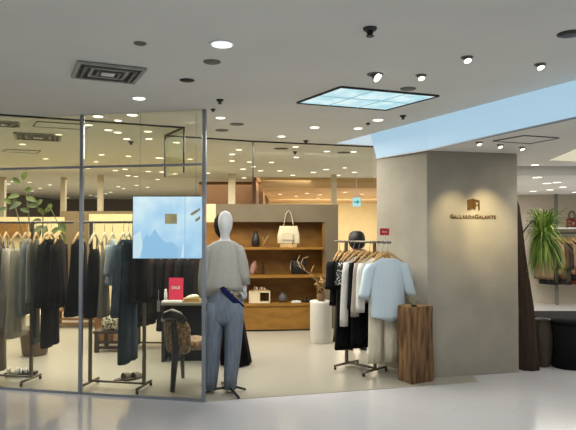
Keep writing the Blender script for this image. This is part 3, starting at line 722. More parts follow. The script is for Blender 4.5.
# ================================================================== mannequin
MD = 5.84; MS = MD / 600.0
mr = Vector(((225 - 288) * MS, MD, 0.004))
def mx(px): return (px - 225) * MS
def mz(py): return CAMZ + (228 - py) * MS - .004
def prof(b, rows, n=32, fold=0, k=7, cap1=True, zf=None):
    rings = []
    for i, r_ in enumerate(rows):
        y, xc, hw, hd = r_[:4]; yo = r_[4] if len(r_) > 4 else 0
        rings.append(ell((mx(xc), yo, mz(y)), hw * MS, hd * MS, n, fold * (i / max(1, len(rows) - 1)), k, .4 * i, zf=zf if i == len(rows) - 1 else None))
    return b.loft(rings, True, cap1)
mn = thing('mannequin', 'white egg-head mannequin in grey sweater and blue-grey jeans at the glass corner', 'mannequin', mr)
b = MB()
prof(b, [(210.6, 225.3, .6, .6), (211.6, 225.3, 3.4, 3.6), (214, 225.3, 5.8, 6.6), (218, 225.4, 7.2, 8.6), (223, 225.4, 7.4, 9.0), (227, 225.4, 6.9, 8.4), (231, 225.3, 5.7, 6.8), (234, 225, 4.5, 5.2), (238, 224.8, 4.3, 4.8, .01), (241, 224.6, 6.2, 5.4, .015),
         (243.5, 224.5, 10.5, 6.5, .02), (247, 224.3, 15, 7.6, .02), (256, 224, 15, 9, .02), (270, 224, 12.5, 8.5, .02), (284, 224.2, 14, 9.5, .02), (300, 224.3, 16, 10, .02), (312, 224.3, 15, 9, .02)])
for xc0, xc1 in ((216, 211.2), (232.5, 230.6)):
    prof(b, [(305, xc0, 7.5, 8.5, .02), (340, (xc0 + xc1) / 2, 5, 6, .02), (375, xc1, 3.2, 3.6, .02), (386, xc1, 2.4, 2.8, .02)], 20)
b.build('body', mat('mannequin_white', (212, 212, 208), .5, var=.02), mn, smooth=True, sub=1)
b = MB()
def hemz(x, y):
    u = x / MS   # px from centre
    return -MS * (11 * max(0, -u - 2) / 18 + 3.0 * max(0, u - 2) / 18)
prof(b, [(240.6, 224.5, 7.4, 6.4, .015), (242.3, 224.3, 11.5, 7.6, .02), (246, 223.8, 16.6, 9.2, .02), (251, 223.6, 18.2, 10.6, .02), (260, 223.6, 18.6, 11.6, .02), (270, 223.8, 19.4, 12.4, .02), (279, 223.4, 21.8, 13.4, .02), (285, 223.2, 22.0, 13.8, .02), (287.5, 223.2, 21.4, 13.2, .02)], 44, .07, 8, zf=hemz)
gsw = cloth('grey_knit', (166, 164, 154), scale=60, var=.05)
b.build('sweater', gsw, mn, smooth=True)
for rows in ([(245.5, 210.5, 5.5, 7.5, .02), (252, 208, 6.6, 8, .02), (262, 206, 6.6, 8, .015), (276, 204.6, 6.6, 8, .01), (290, 204.6, 6.2, 7, .0), (297.5, 205.4, 4.6, 5.5, .0)],
             [(245.5, 236.5, 5.4, 7.5, .02), (252, 239, 6.2, 8, .02), (262, 241.6, 6.2, 8, .015), (274, 244, 5.8, 7.5, .01), (284, 246, 4.2, 6, .0)]):
    b = MB(); prof(b, rows, 20, .1, 5); b.build('sleeve', gsw, mn, smooth=True)
for rows, th in (([(292, 206.2, 2.2, 2.5, -.005), (300, 206.6, 2.0, 2.6, -.01), (306, 207, 2.2, 2.4, -.015)], 1), ([(280, 245.2, 2.2, 2.5, -.005), (288, 245.0, 2.0, 2.6, -.01), (293, 244.8, 2.0, 2.2, -.015)], -1)):
    b = MB(); prof(b, rows, 12)
    y0, x0 = rows[-1][0], rows[-1][1]
    for q in range(4):
        xx = mx(x0) + (q - 1.5) * .0115; zz = mz(y0) + .008; ln = (.055, .068, .064, .05)[q]
        b.tube([(xx, -.012, zz), (xx, -.02, zz - ln * .5), (xx, -.014, zz - ln)], [.008, .0072, .005], 8)
    b.tube([(mx(x0) + th * .018, -.014, zz + .035), (mx(x0) + th * .034, -.03, zz + .008), (mx(x0) + th * .030, -.036, zz - .018)], [.008, .0075, .005], 8)
    b.build('hand', MATS['mannequin_white'], mn, smooth=True)
# patterned blouse hem with navy border
M_pat = voronoi_mat('cloth_scarf_pattern', (196, 188, 166), (92, 76, 58), 34, -.02)
b = MB()
def hem2(x, y):
    u = x / MS
    return -MS * (max(0, u + 2) * 1.02)
prof(b, [(276, 224, 17.6, 12, .02), (282, 224, 18.0, 12.5, .02), (286, 224, 18.4, 13.0, .02)], 44, .03, 8, zf=hem2)
b.build('blouse_hem', M_pat, mn, smooth=True)
b = MB(); rr = []
for i in range(13):
    q = -PI / 2 - .15 + (PI / 2 + .1) * i / 12
    x = 18.9 * math.cos(q); rr.append((mx(224) + x * MS, .02 + 13.4 * MS * math.sin(q), mz(286) - MS * max(0, x + 2) * 1.02 + .004))
b.tube(rr, [.012] + [.026] * 11 + [.02], 10, (1, .3)); b.build('navy_border', cloth('navy', (24, 32, 74)), mn, smooth=True)
MB().tube([(mx(206.5), -.05, mz(293)), (mx(206), -.06, mz(300)), (mx(207.5), -.055, mz(309))], [.014, .02, .012], 8, (1, .4)).build('scarf_end', M_pat, mn, smooth=True)
jeans = cloth('mannequin_denim', (126, 134, 146), rgb2=(104, 114, 128), scale=30, stretch=(1.4, 1.4, .25))
b = MB(); prof(b, [(283, 224.4, 16, 10.5, .02), (292, 224.4, 17.6, 11.6, .02), (303, 224.6, 18.6, 12.2, .02), (318, 224.4, 18.6, 11.6, .02), (324, 224.2, 17.6, 9, .02)], 44, .06, 9); b.build('waistband', jeans, mn, smooth=True)
for rows in ([(302, 215, 9.8, 11.4, .02), (320, 214.4, 10.2, 11.2, .02), (340, 213.0, 8.8, 10.2, .02), (360, 212.2, 7.6, 9.0, .02), (376, 211.6, 6.6, 7.8, .02), (389, 211.2, 5.2, 6.2, .02)],
             [(302, 233.8, 9.8, 11.4, .02), (320, 234.0, 9.8, 11.0, .02), (340, 233.4, 8.6, 10.0, .02), (360, 232.2, 7.6, 9.0, .02), (376, 230.8, 6.8, 7.6, .02), (388.5, 230.4, 5.8, 6.4, .02)]):
    b = MB(); prof(b, rows, 28, .10, 6); b.build('jeans_leg', jeans, mn, smooth=True)
b = MB(); hub = Vector((mx(228), .02, .05))
for px, py in ((203.5, 394.5), (245.5, 391), (239, 399.5), (222, 384)):
    q = fl(px, py) - mr; q.z = .012
    b.tube([hub, hub.lerp(q, .5) + Vector((0, 0, .012)), q], [.014, .012, .011], 10)
b.build('stand_base', M_black, mn, smooth=True)
MB().tube([(mx(230.4), .02, .05), (mx(230.4), .02, mz(380))], .012, 10).build('stand_rod', M_black, mn)

# black-clad mannequin behind it
m2d = 7.1; s2 = m2d / 600
r2 = Vector(((225 - 288) * s2, m2d, .004))
m2 = thing('mannequin', 'dark mannequin in a long black dress, mostly hidden behind the grey-sweater mannequin', 'mannequin', r2)
MX = lambda px: (px - 225) * s2
MZ = lambda py: CAMZ + (228 - py) * s2 - .004
b = MB(); b.loft([ell((MX(x), 0, MZ(y)), hw * s2, hd * s2, 28) for y, x, hw, hd in ((213, 223, .6, .6), (214.5, 223, 5, 5), (219, 223, 8.6, 9.4), (226, 223, 9.4, 10), (233, 223, 7.6, 8), (238, 224, 4.6, 5), (243, 225, 5, 5), (248, 225, 14, 8), (262, 226, 14, 9), (285, 227, 11, 8))])
b.build('body', K2, m2, smooth=True)
b = MB(); b.loft([ell((MX(x), 0, MZ(y)), hw * s2, hd * s2, 40, f, 9) for y, x, hw, hd, f in ((242.5, 225, 7, 6, 0), (246, 225, 12, 8, 0), (251, 225, 15.5, 9, 0), (270, 226.5, 13.5, 10, .03), (288, 228, 12.5, 10, .04), (310, 229, 13, 13, .08), (340, 233, 14.5, 17, .12), (361.5, 236.0, 15.5, 19, .14))])
b.build('dress', K, m2, smooth=True)
MB().lathe((MX(236), 0, 0), [(.14, 0), (.14, .008), (.02, .014), (.015, .03), (.015, .5)], 24).build('stand_base', M_black, m2)

# ================================================================== person behind the right rack
pd = 7.95; ps = pd / 600; pxx = (356.5 - 288) * ps
per = thing('person', 'person with short black hair in dark clothes standing behind the right-hand clothes rack', 'person', (pxx, pd, .004), PI)
top = CAMZ + (228 - 231) * ps
skin = mat('skin', (206, 164, 136), .6, var=.05); hair = mat('black_hair', (14, 13, 13), .5, scale=60, stretch=(1, 1, .1), var=.3)
def skinned(name, verts, edges, m, parent, sub=2):
    me = bpy.data.meshes.new(name); me.from_pydata([v[:3] for v in verts], edges, []); me.materials.append(m)
    o = bpy.data.objects.new(name, me); C.objects.link(o); o.parent = parent
    md = o.modifiers.new('skin', 'SKIN'); md.use_smooth_shade = True
    for i, v in enumerate(verts):
        r = v[3]; me.skin_vertices[0].data[i].radius = (r, r) if not isinstance(r, tuple) else r
        me.skin_vertices[0].data[i].use_root = (i == 0)
    s = o.modifiers.new('sub', 'SUBSURF'); s.levels = sub; s.render_levels = sub
    return o
H = top
vs = [(0, 0, .53 * H, (.15, .11)), (0, 0, .62 * H, (.12, .09)), (0, 0, .74 * H, (.16, .11)), (0, 0, .81 * H, (.12, .09)), (0, .005, .845 * H, .05), (0, .01, .875 * H, (.06, .07)), (0, .0, .93 * H, (.075, .095)), (0, 0, .97 * H, (.055, .07))]
es = [(0, 1), (1, 2), (2, 3), (3, 4), (4, 5), (5, 6), (6, 7)]
for s in (-1, 1):
    i = len(vs)
    vs += [(s * .09, 0, .47 * H, .085), (s * .09, .01, .27 * H, .055), (s * .09, .02, .05 * H, .038), (s * .09, -.10, .022, (.035, .02))]
    es += [(0, i), (i, i + 1), (i + 1, i + 2), (i + 2, i + 3)]
    j = len(vs)
    vs += [(s * .17, 0, .795 * H, .05), (s * .20, .02, .63 * H, .04), (s * .19, -.08, .50 * H, .028), (s * .185, -.12, .465 * H, (.032, .018))]
    es += [(3, j), (j, j + 1), (j + 1, j + 2), (j + 2, j + 3)]
    for q in range(4):
        k0 = len(vs); xx = s * .185 + (q - 1.5) * .018
        vs += [(xx, -.135, .445 * H, .009), (xx, -.15, .42 * H, .0085), (xx, -.14, .40 * H - .004 * abs(q - 1.4), .007)]
        es += [(j + 3, k0), (k0, k0 + 1), (k0 + 1, k0 + 2)]
    k0 = len(vs); vs += [(s * .185 - s * .035, -.13, .47 * H, .010), (s * .185 - s * .045, -.15, .445 * H, .008)]
    es += [(j + 3, k0), (k0, k0 + 1)]
skinned('body', vs, es, skin, per)
b = MB()
for s in (-1, 1):
    b.loft([ell((s * .03, -.092, .918 * H), .011, .006, 10), ell((s * .03, -.097, .918 * H), .008, .004, 10)])
b.build('eye', M_white, per)
b = MB(); b.tube([(0, -.092, .925 * H), (0, -.112, .90 * H), (0, -.1, .893 * H)], [.008, .012, .009], 8); b.build('nose', skin, per, smooth=True)
b = MB(); b.tube([(-.022, -.094, .878 * H), (0, -.1, .877 * H), (.022, -.094, .878 * H)], [.003, .006, .003], 8); b.build('mouth', mat('lips', (160, 84, 76), .5), per, smooth=True)
b = MB(); b.loft([ell((0, yo, z * H), hw * 1.12, hd * 1.05, 28, .03, 12) for z, hw, hd, yo in ((1.0, .004, .004, 0), (.996, .05, .06, .005), (.98, .082, .10, .01), (.95, .097, .11, .02), (.92, .1, .105, .03), (.89, .095, .085, .045), (.865, .08, .055, .06), (.85, .06, .03, .065))])
b.build('hair', hair, per, smooth=True)
b = MB(); b.loft([ell((0, 0, z * H), hw, hd, 32, .04, 7) for z, hw, hd in ((.83, .07, .06), (.815, .14, .09), (.79, .185, .11), (.70, .18, .125), (.60, .155, .12), (.52, .18, .14))]); b.build('sweater', K2, per, smooth=True)
for s in (-1, 1):
    b = MB(); b.tube([(s * .15, 0, .80 * H), (s * .19, .012, .73 * H), (s * .205, .02, .63 * H), (s * .192, -.078, .51 * H)], [.06, .066, .058, .042], 14); b.build('sleeve', K2, per, smooth=True)
    b = MB(); b.tube([(s * .085, 0, .54 * H), (s * .09, 0, .40 * H), (s * .09, .01, .24 * H), (s * .09, .02, .05 * H)], [.105, .1, .085, .075], 16); b.build('trouser_leg', K, per, smooth=True)
    b = MB(); b.loft([ell((s * .09, -.03, z), hw, hd, 16) for z, hw, hd in ((.0, .045, .125), (.03, .047, .128), (.055, .04, .09), (.08, .035, .04))]); b.build('shoe', M_black, per, smooth=True)

# ================================================================== wood stump, plinth and plants
M_stump = mat('weathered_timber', (158, 120, 78), .85, scale=6, stretch=(3.4, 3.4, .5), rgb2=(60, 40, 25), bump=.9, detail=8)
s0 = fl(411, 385); s1 = fl(434, 381.5); s2_ = fl(398, 380)
ax = (s1 - s0); ay = (s2_ - s0)
stz = .785
rng = random.Random(3)
tl = thing('wood_block_stool', 'rough weathered timber block standing in front of the pillar', 'timber block', (s0 + s1) / 2)
o0 = (s0 + s1) / 2
back = Vector((-.13, .30, 0))
ring = [s0 - o0, s1 - o0, Vector((1.37, 6.45, 0)) - o0, Vector((1.26, 6.47, 0)) - o0, s2_ - o0]
dense = []
for p, q in zip(ring, ring[1:] + ring[:1]):
    for i in range(6): dense.append(p.lerp(q, i / 6))
cc = sum(dense, Vector()) / len(dense)
jit = [rng.uniform(-.006, .006) for _ in dense]
b = MB(); b.loft([[Vector((cc.x + (p.x - cc.x) * k + jit[i] + .004 * math.sin(9 * z + i), cc.y + (p.y - cc.y) * k + jit[-i], z)) for i, p in enumerate(dense)] for z, k in [(0, .985), (.02, 1), (.15, 1.0), (.3, .995), (.45, 1.0), (.6, .99), (.75, .99), (stz - .008, .985), (stz, .96)]])
b.build('block', M_stump, tl)
b = MB(); b.prism([(cc.x + (p.x - cc.x) * .93, cc.y + (p.y - cc.y) * .93) for p in dense], stz + .0002, stz + .003); b.build('end_grain', mat('end_grain', (176, 142, 92), .8, scale=20, rgb2=(136, 100, 58)), tl)
# spiky little plant on it
ap = thing('air_plant', 'small spiky grey-green plant on top of the timber block', 'plant', at_d(414, 306, 6.22) * 1.0)
ap.location.z = stz + .0035
def blade(b, base, tip, mid_up, w, n=6):
    base, tip = Vector(base), Vector(tip); m = (base + tip) / 2 + Vector((0, 0, mid_up)); dv = (tip - base); side = Vector((-dv.y, dv.x, 0))
    if side.length < 1e-4: side = Vector((1, 0, 0))
    side.normalize(); L_, R_ = [], []
    for i in range(n + 1):
        t = i / n; p = base * (1 - t) ** 2 + m * 2 * t * (1 - t) + tip * t * t; ww = w * (.55 + .9 * t * (1 - t) * 2) * (1 - t) ** .5 if t < 1 else 0.0004
        L_.append(p - side * ww + Vector((0, 0, ww * .35))); R_.append(p + side * ww + Vector((0, 0, ww * .35)))
    c_ = [(a + d) / 2 - Vector((0, 0, w * .35)) for a, d in zip(L_, R_)]
    b.loft([L_, c_, R_], closed=False)
b = MB()
for i in range(80):
    a = rng.uniform(0, 2 * PI); r = rng.uniform(.02, .10); h = rng.uniform(.07, .14)
    blade(b, (.012 * math.cos(a), .012 * math.sin(a), .01), (r * math.cos(a), r * math.sin(a), h), .01, .0055)
b.build('leaves', mat('grey_leaf', (168, 164, 138), .7, var=.2), ap)
MB().lathe((0, 0, 0), [(.03, 0), (.032, .012), (.02, .02)], 14).build('base', M_wood_dark, ap)
# white plinth
p0 = fl(321.5, 344.5); 
pl = tag(MB().lathe((0, 0, 0), [(.148, 0), (.152, .01), (.152, .54), (.155, .57), (.150, .578)], 40).build('plinth', mat('plinth_white', (214, 210, 200), .7, var=.03), None, True, loc=(p0.x, p0.y + .15, .004)), 'white cylindrical plinth left of the right-hand rack', 'plinth')
dp = thing('dried_branch_arrangement', 'dried twigs and pale leaves in a small pot on the white plinth', 'dried plant', (p0.x - .0, p0.y + .10, .5825))
MB().lathe((0, 0, 0), [(.04, 0), (.055, .02), (.06, .09), (.045, .11)], 20).build('pot', mat('clay_pot', (120, 92, 62), .8, var=.15), dp, smooth=True)
b = MB(); b2 = MB()
for i in range(26):
    a = rng.uniform(0, 2 * PI); h = rng.uniform(.10, .40); r = rng.uniform(.02, .12)
    tp = Vector((r * math.cos(a), r * math.sin(a), h)); m = tp * .5 + Vector((rng.uniform(-.03, .03), rng.uniform(-.03, .03), .05))
    b.tube([(0, 0, .1), m, tp], [.005, .004, .002], 5)
    for j in range(7):
        q = Vector((0, 0, .1)).lerp(tp, rng.uniform(.3, 1)); v = Vector((rng.uniform(-1, 1), rng.uniform(-1, 1), rng.uniform(-.6, .6))).normalized() * .05
        blade(b2, q, q + v, .01, .018, 4)
for pts_ in ([(0, 0, .1), (-.06, -.02, .28), (-.18, -.05, .40), (-.33, -.08, .50)], [(-.22, -.06, .43), (-.28, -.09, .53), (-.25, -.1, .60), (-.18, -.1, .62)], [(-.28, -.07, .465), (-.33, -.05, .56), (-.30, -.06, .64)], [(-.1, -.03, .33), (-.14, -.06, .42), (-.1, -.08, .5)]):
    b.tube(pts_, [.009, .007, .005, .003][:len(pts_)], 6)
b.build('twigs', mat('pale_twig', (170, 140, 96), .8, var=.15), dp); b2.build('dried_leaves', mat('dried_leaf', (176, 146, 98), .8, var=.2), dp)

# driftwood slab, hanging grass plant, ribbed vase, bin, table (right of pillar)
sb = fl(532, 369.5)
slab = thing('driftwood_slab', 'tall dark driftwood slab leaning against the pillar edge', 'driftwood', sb)
sd_ = sb.y / 600
rr = []
for z, xc, hw, hd in [(0, -.03, .115, .08), (.06, -.032, .113, .08), (.35, -.04, .10, .075), (.7, -.05, .085, .07), (1.0, -.085, .075, .06), (1.3, -.118, .06, .05), (1.6, -.145, .05, .045), (1.85, -.16, .03, .03), (1.92, -.165, .008, .01)]:
    rr.append(ell((xc, .02 * math.sin(z * 2), z), hw, hd, 28, .10, 7, z * 1.5))
MB().loft(rr).build('slab', mat('driftwood', (66, 48, 36), .85, scale=7, stretch=(4, 4, .4), rgb2=(38, 27, 20), bump=.6, detail=8), slab, smooth=True)
b = MB(); b.tube([(-.12, -.03, 1.52), (-.06, -.06, 1.62), (0, -.06, 1.68), (.035, -.06, 1.66), (.05, -.06, 1.58), (.052, -.06, 1.50)], .007, 8); b.build('hook_bracket', M_black, slab, smooth=True)
# grass-leaved plant hangs from the bracket
gpnt = at_d(543, 240, sb.y - .06)
gpl = thing('hanging_fern', 'bright green arching grass-leaved plant hanging beside the driftwood slab', 'plant', gpnt)
MB().lathe((0, 0, 0), [(.03, -.10), (.06, -.08), (.075, .0), (.07, .02)], 18).build('pot', M_black, gpl, smooth=True)
b = MB(); hx = sb.x + .05 - gpnt.x
b.tube([(-.07, 0, .015), (hx, .0, 1.51 - gpnt.z), (.07, 0, .015)], .004, 5); b.build('hanging_cord', M_black, gpl)
M_leaf = mat('bright_leaf', (124, 158, 56), .5, scale=9, rgb2=(76, 112, 34)); M_leaf2 = mat('yellow_leaf', (176, 192, 92), .5, scale=9, rgb2=(126, 154, 60))
for nm, m_, cnt in (('leaves', M_leaf, 330), ('young_leaves', M_leaf2, 160)):
    b = MB()
    for i in range(cnt):
        a = rng.uniform(0, 2 * PI); u = rng.random()
        r = rng.uniform(.10, .36); up = rng.uniform(.10, .36); dn = rng.uniform(-.48, .18) if u > .30 else rng.uniform(.16, .36)
        if u <= .30: r *= .75
        if dn < -.2: r *= .85
        if math.cos(a) < -.3: r *= .72
        blade(b, (.03 * math.cos(a), .03 * math.sin(a), .0), (r * math.cos(a), r * math.sin(a), dn), up * .8, rng.uniform(.008, .016), 8)
    b.build(nm, m_, gpl, smooth=True)
# ribbed vase
vz = fl(545.5, 368); vz.y += .1
tag(MB().lathe((0, 0, 0), [(.075, 0), (.09, .01), (.112, .12), (.122, .26), (.118, .38), (.10, .46), (.085, .50), (.092, .53), (.10, .545), (.085, .54), (.07, .48), (.001, .47)], 60, rib=lambda q: .02 * math.sin(20 * q)).build('floor_vase', mat('dark_clay', (64, 54, 42), .55, var=.2, scale=6, bump=.2), None, True, loc=vz), 'dark ribbed clay floor vase between driftwood slab and black bin', 'vase')
bn = fl(577.5, 371); bn.y += .2
t = thing('waste_bin', 'black cylindrical bin cut off by the right picture edge', 'bin', bn)
MB().lathe((0, 0, 0), [(.185, 0), (.19, .008), (.195, .50)], 40).build('body', M_matte, t, smooth=True)
MB().lathe((0, 0, 0), [(.198, .5005), (.198, .525), (.19, .545), (.06, .56), (.001, .562)], 40).build('lid', M_matte, t, smooth=True)
q0 = at_z(546, 312.5, .52); q1 = at_z(546, 320, .52)
t = thing('low_table', 'low black table behind the bin at the right edge', 'table', (q1.x + .6, q1.y + .45, 0))
MB().box((.0, -.05, .505), (1.2, .76, .03)).build('tabletop', M_matte, t, bevel=.005)
for sx in (-1, 1):
    for sy in (-1, 1): MB().box((sx * .56, sy * .33 - .05, .245), (.05, .05, .49)).build('leg', M_black, t)
MB().box((0, .30, .245), (1.06, .02, .48)).build('back_panel', M_black, t)

# ================================================================== neighbouring store (right background)
sp = fl(557, 305); st_ang = 0
t = thing('store_rail_stand', 'dark grey upright post and rail at the back of the right-hand store', 'clothes rail', (sp.x, sp.y, 0))
MB().box((0, 0, 1.1535), (.05, .05, 2.307)).build('post', M_cardboard, t)
zr = at_d(557, 233, sp.y).z
MB().box((.35, .0, zr + .10), (1.7, .34, .03)).build('shelf', M_white, t)
MB().tube([(-.25, -.1, zr), (1.2, -.1, zr)], .014, 8).build('rail', M_dmetal, t)
cols = [((128, 104, 84), 'brown'), ((40, 38, 40), 'black'), ((164, 140, 110), 'beige'), ((92, 70, 54), 'dark tan'), ((58, 52, 50), 'charcoal'), ((150, 120, 96), 'sand'), ((36, 34, 36), 'ink black'), ((120, 60, 44), 'rust')]
for i, (c_, nm) in enumerate(cols):
    px = 544 + i * 4.3
    q = at_d(px, 233, sp.y - .1); q.z = zr
    garment('hanging_shirt', '%s garment on the rail of the right-hand store, %s' % (nm, ['at its left end', 'second from the left', 'third from the left', 'just left of the post', 'at the post', 'right of the post', 'under the handbag', 'at the picture edge'][i]), 'shirt', q, -.9, cloth('store_%s' % nm.replace(' ', '_'), c_), .95 + .12 * math.sin(i * 2.1), .19, .2, sl=.5)
hb = at_d(572, 231, sp.y); hb.z = zr + .1155
t = thing('handbag', 'red-brown striped handbag on the shelf of the right-hand store', 'handbag', hb)
b = MB(); b.loft([ell((0, 0, z), w_, d_, 24) for z, w_, d_ in ((0, .12, .06), (.02, .13, .065), (.12, .125, .055), (.2, .11, .03))]); b.build('body', voronoi_mat('bag_stripe', (92, 34, 28), (176, 140, 116), 14, .05), t, smooth=True)
for y in (-.03, .03): MB().tube([(-.06, y, .18), (-.055, y, .28), (-.02, y, .34), (.02, y, .34), (.055, y, .28), (.06, y, .18)], .008, 6).build('handle', M_wood_dark, t, smooth=True)

# ================================================================== shelf goods
def L1(o, lab, cat, grp=None): return tag(o, lab, cat, grp)
p = on_shelf(255.5, 1.30)
L1(MB().lathe((0, 0, 0), [(.05, 0), (.062, .02), (.066, .08), (.055, .15), (.032, .21), (.02, .245), (.001, .25)], 24).build('vase', mat('black_ceramic', (30, 26, 24), .4, var=.2), None, True, loc=p), 'dark bottle-shaped vase on the top shelf', 'vase')
p = on_shelf(264, 1.30); t = thing('wood_sculpture', 'small tan branch ornament on the top shelf beside the dark vase', 'ornament', p)
b = MB(); b.tube([(-.03, 0, .012), (0, 0, .07), (.03, .01, .12), (.07, 0, .18)], [.012, .01, .008, .005], 8); b.tube([(0, 0, .07), (-.02, 0, .12), (-.025, 0, .16)], [.009, .007, .004], 8); b.build('branch', M_hanger, t, smooth=True)
MB().box((0, 0, .006), (.09, .05, .012)).build('base', M_wood_mid, t)
def tote(p, lab, m, w_, h, d_, hh, name='handbag', hm=None, rz=0, taper=.93):
    t = thing(name, lab, 'handbag', p, rz)
    b = MB(); rr = []
    for z, k, kd in ((0, .93, .85), (.015, 1, 1), (h * .5, .99, .9), (h * .9, taper, .5), (h, taper * .98, .35)):
        n_ = 32; ring = []
        for j in range(n_):
            q = 2 * PI * j / n_; cx, sy = math.cos(q), math.sin(q); e = .45
            ring.append(Vector((w_ / 2 * k * math.copysign(abs(cx) ** e, cx), d_ / 2 * kd * math.copysign(abs(sy) ** e, sy), z)))
        rr.append(ring)
    b.loft(rr); b.build('body', m, t, smooth=True)
    for s in (-1, 1):
        y = s * d_ * .16
        MB().tube([(-w_ * .24, y * 1.8, h * .62), (-w_ * .22, y, h), (-w_ * .12, y * .8, h + hh * .75), (0, y * .6, h + hh), (w_ * .12, y * .8, h + hh * .75), (w_ * .22, y, h), (w_ * .24, y * 1.8, h * .62)], .011, 8, (1, .5)).build('handle', hm or m, t, smooth=True)
    return t
M_canvas = mat('cream_canvas', (206, 194, 164), .8, var=.08, scale=8, bump=.2)
M_leather = mat('black_leather', (26, 26, 24), .35, var=.2)
# wooden riser under the beige bag
p = on_shelf(288.5, 1.30, -.066); L1(MB().box((0, 0, .025), (.26, .11, .05)).build('display_riser', M_hanger, None, loc=p), 'pale wooden riser block under the beige handbag', 'riser')
t = tote(p + Vector((0, 0, .0505)), 'beige shoulder handbag with long handles on the top shelf', M_canvas, .35, .28, .12, .25, taper=.82)
MB().box((0, -.070, .12), (.18, .012, .11)).build('front_pocket', M_canvas, t, bevel=.004)
MB().tube([(.07, -.072, .15), (.075, -.08, .05), (.06, -.08, .0)], [.006, .007, .010], 6).build('tassel', M_wood_dark, t, smooth=True)
p = on_shelf(299, .862); t = tote(p, 'square black handbag on the middle shelf', M_leather, .23, .235, .10, .07)
MB().tube([(-.11, -.03, .22), (-.14, -.05, .14), (-.135, -.05, .06)], .006, 6).build('strap', M_canvas, t)
p = on_shelf(253.5, .862); t = thing('shoe', 'pale pink high-heeled shoe leaning upright on the middle shelf', 'shoe', p)
b = MB(); b.loft([ell((x, 0, z), w_, d_, 16) for x, z, w_, d_ in ((-.02, .0, .03, .03), (-.02, .06, .045, .035), (0, .13, .05, .035), (.01, .18, .04, .03), (.015, .22, .012, .012))]); b.build('upper', mat('pink_leather', (196, 150, 136), .5), t, smooth=True)
MB().tube([(.055, .0, .0), (.05, 0, .08), (.04, 0, .16)], [.007, .01, .014], 8).build('heel', M_wood_mid, t, smooth=True)
p = on_shelf(263, .862)
L1(MB().lathe((0, 0, 0), [(.02, 0), (.022, .01), (.022, .12), (.01, .15), (.01, .19), (.001, .195)], 14).build('bottle', M_wood_dark, None, True, loc=p), 'slim dark bottle on the middle shelf beside the pink shoe', 'bottle')
p = on_shelf(260, .43, .06); t = thing('display_box', 'open white display box on the counter under the shelves', 'display box', p)
for c_, s_ in (((0, 0, .008), (.33, .18, .016)), ((0, 0, .172), (.33, .18, .016)), ((-.157, 0, .09), (.016, .18, .148)), ((.157, 0, .09), (.016, .18, .148)), ((-.07, 0, .09), (.15, .16, .147))):
    MB().box(c_, s_).build('panel', mat('box_white', (226, 212, 180), .6, var=.03), t)
def sandal(loc, rz, lab, m, m2, grp=None, name='sandal', s=1.0):
    t = thing(name, lab, 'shoes', loc, rz, grp)
    b = MB(); pts_ = []
    for j in range(24):
        q = 2 * PI * j / 24; x = .125 * math.cos(q); y = (.042 + .012 * math.cos(q)) * math.sin(q); pts_.append((x * s, y * s))
    b.prism(pts_, 0, .02 * s); b.build('sole', m2, t)
    for x, h in ((.05, .055), (.005, .06), (-.075, .07)):
        MB().tube([(x * s, -.046 * s, .016 * s), (x * s, -.034 * s, h * .8 * s), (x * s, 0, h * s), (x * s, .034 * s, h * .8 * s), (x * s, .046 * s, .016 * s)], .011 * s, 8, (.5, 1)).build('strap', m, t, smooth=True)
    return t
sandal(p + Vector((.02, -.03, .1805)), .3, 'pale sandal on top of the white display box, nearer one', mat('pale_strap', (226, 206, 184), .5), M_hanger)
sandal(p + Vector((-.01, .05, .1805)), .2, 'pale sandal on top of the white display box, rear one', MATS['pale_strap'], M_hanger)
p = on_shelf(282.5, .43, .08)
L1(MB().lathe((0, 0, 0), [(.04, 0), (.062, .02), (.07, .06), (.058, .105), (.036, .125), (.03, .14), (.034, .15), (.001, .148)], 24).build('jar', mat('grey_ceramic', (96, 92, 92), .5, var=.1), None, True, loc=p), 'small round grey jar on the counter', 'jar')
p = on_shelf(296, .43, -.02); t = thing('folded_paper', 'flat white folded cloth lying on the counter', 'cloth', p); MB().box((0, 0, .008), (.16, .1, .015), .1).build('fold', M_white, t, bevel=.004); MB().box((.01, 0, .022), (.12, .09, .012), .16).build('fold', M_white, t, bevel=.003)
for i, (px, of, lab) in enumerate(((304, .0, 'dark flat shoe on the counter, left of the pair'), (312, .03, 'dark flat shoe on the counter, right of the pair'))):
    sandal(on_shelf(px, .43, of), .1 + .3 * i, lab, M_wood_dark, M_black)

# ================================================================== glowing blue panel standing in for a reflection in the shopfront glass
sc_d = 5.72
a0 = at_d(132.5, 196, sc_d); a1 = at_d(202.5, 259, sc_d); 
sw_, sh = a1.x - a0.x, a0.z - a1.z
sc = thing('reflection_panel', 'large blue and white panel behind the glass, glowing in place of a reflection', 'reflection panel', ((a0.x + a1.x) / 2, sc_d, a1.z), 0)
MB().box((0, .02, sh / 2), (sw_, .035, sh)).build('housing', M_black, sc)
m = bpy.data.materials.new('reflection_glow'); m.use_nodes = True; nt = m.node_tree; bs = nt.nodes['Principled BSDF']
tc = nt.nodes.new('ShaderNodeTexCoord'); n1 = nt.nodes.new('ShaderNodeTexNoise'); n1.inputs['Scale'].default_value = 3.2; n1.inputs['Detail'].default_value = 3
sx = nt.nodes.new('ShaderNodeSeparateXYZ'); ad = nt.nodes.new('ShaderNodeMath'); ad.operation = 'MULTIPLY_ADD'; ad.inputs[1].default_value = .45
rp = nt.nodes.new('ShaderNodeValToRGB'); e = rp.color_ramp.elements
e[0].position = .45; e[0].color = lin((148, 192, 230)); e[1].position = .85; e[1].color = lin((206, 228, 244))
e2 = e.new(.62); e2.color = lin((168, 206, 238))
nt.links.new(tc.outputs['Object'], n1.inputs['Vector']); nt.links.new(tc.outputs['Object'], sx.inputs[0]); nt.links.new(sx.outputs[2], ad.inputs[0]); nt.links.new(n1.outputs[0], ad.inputs[2])
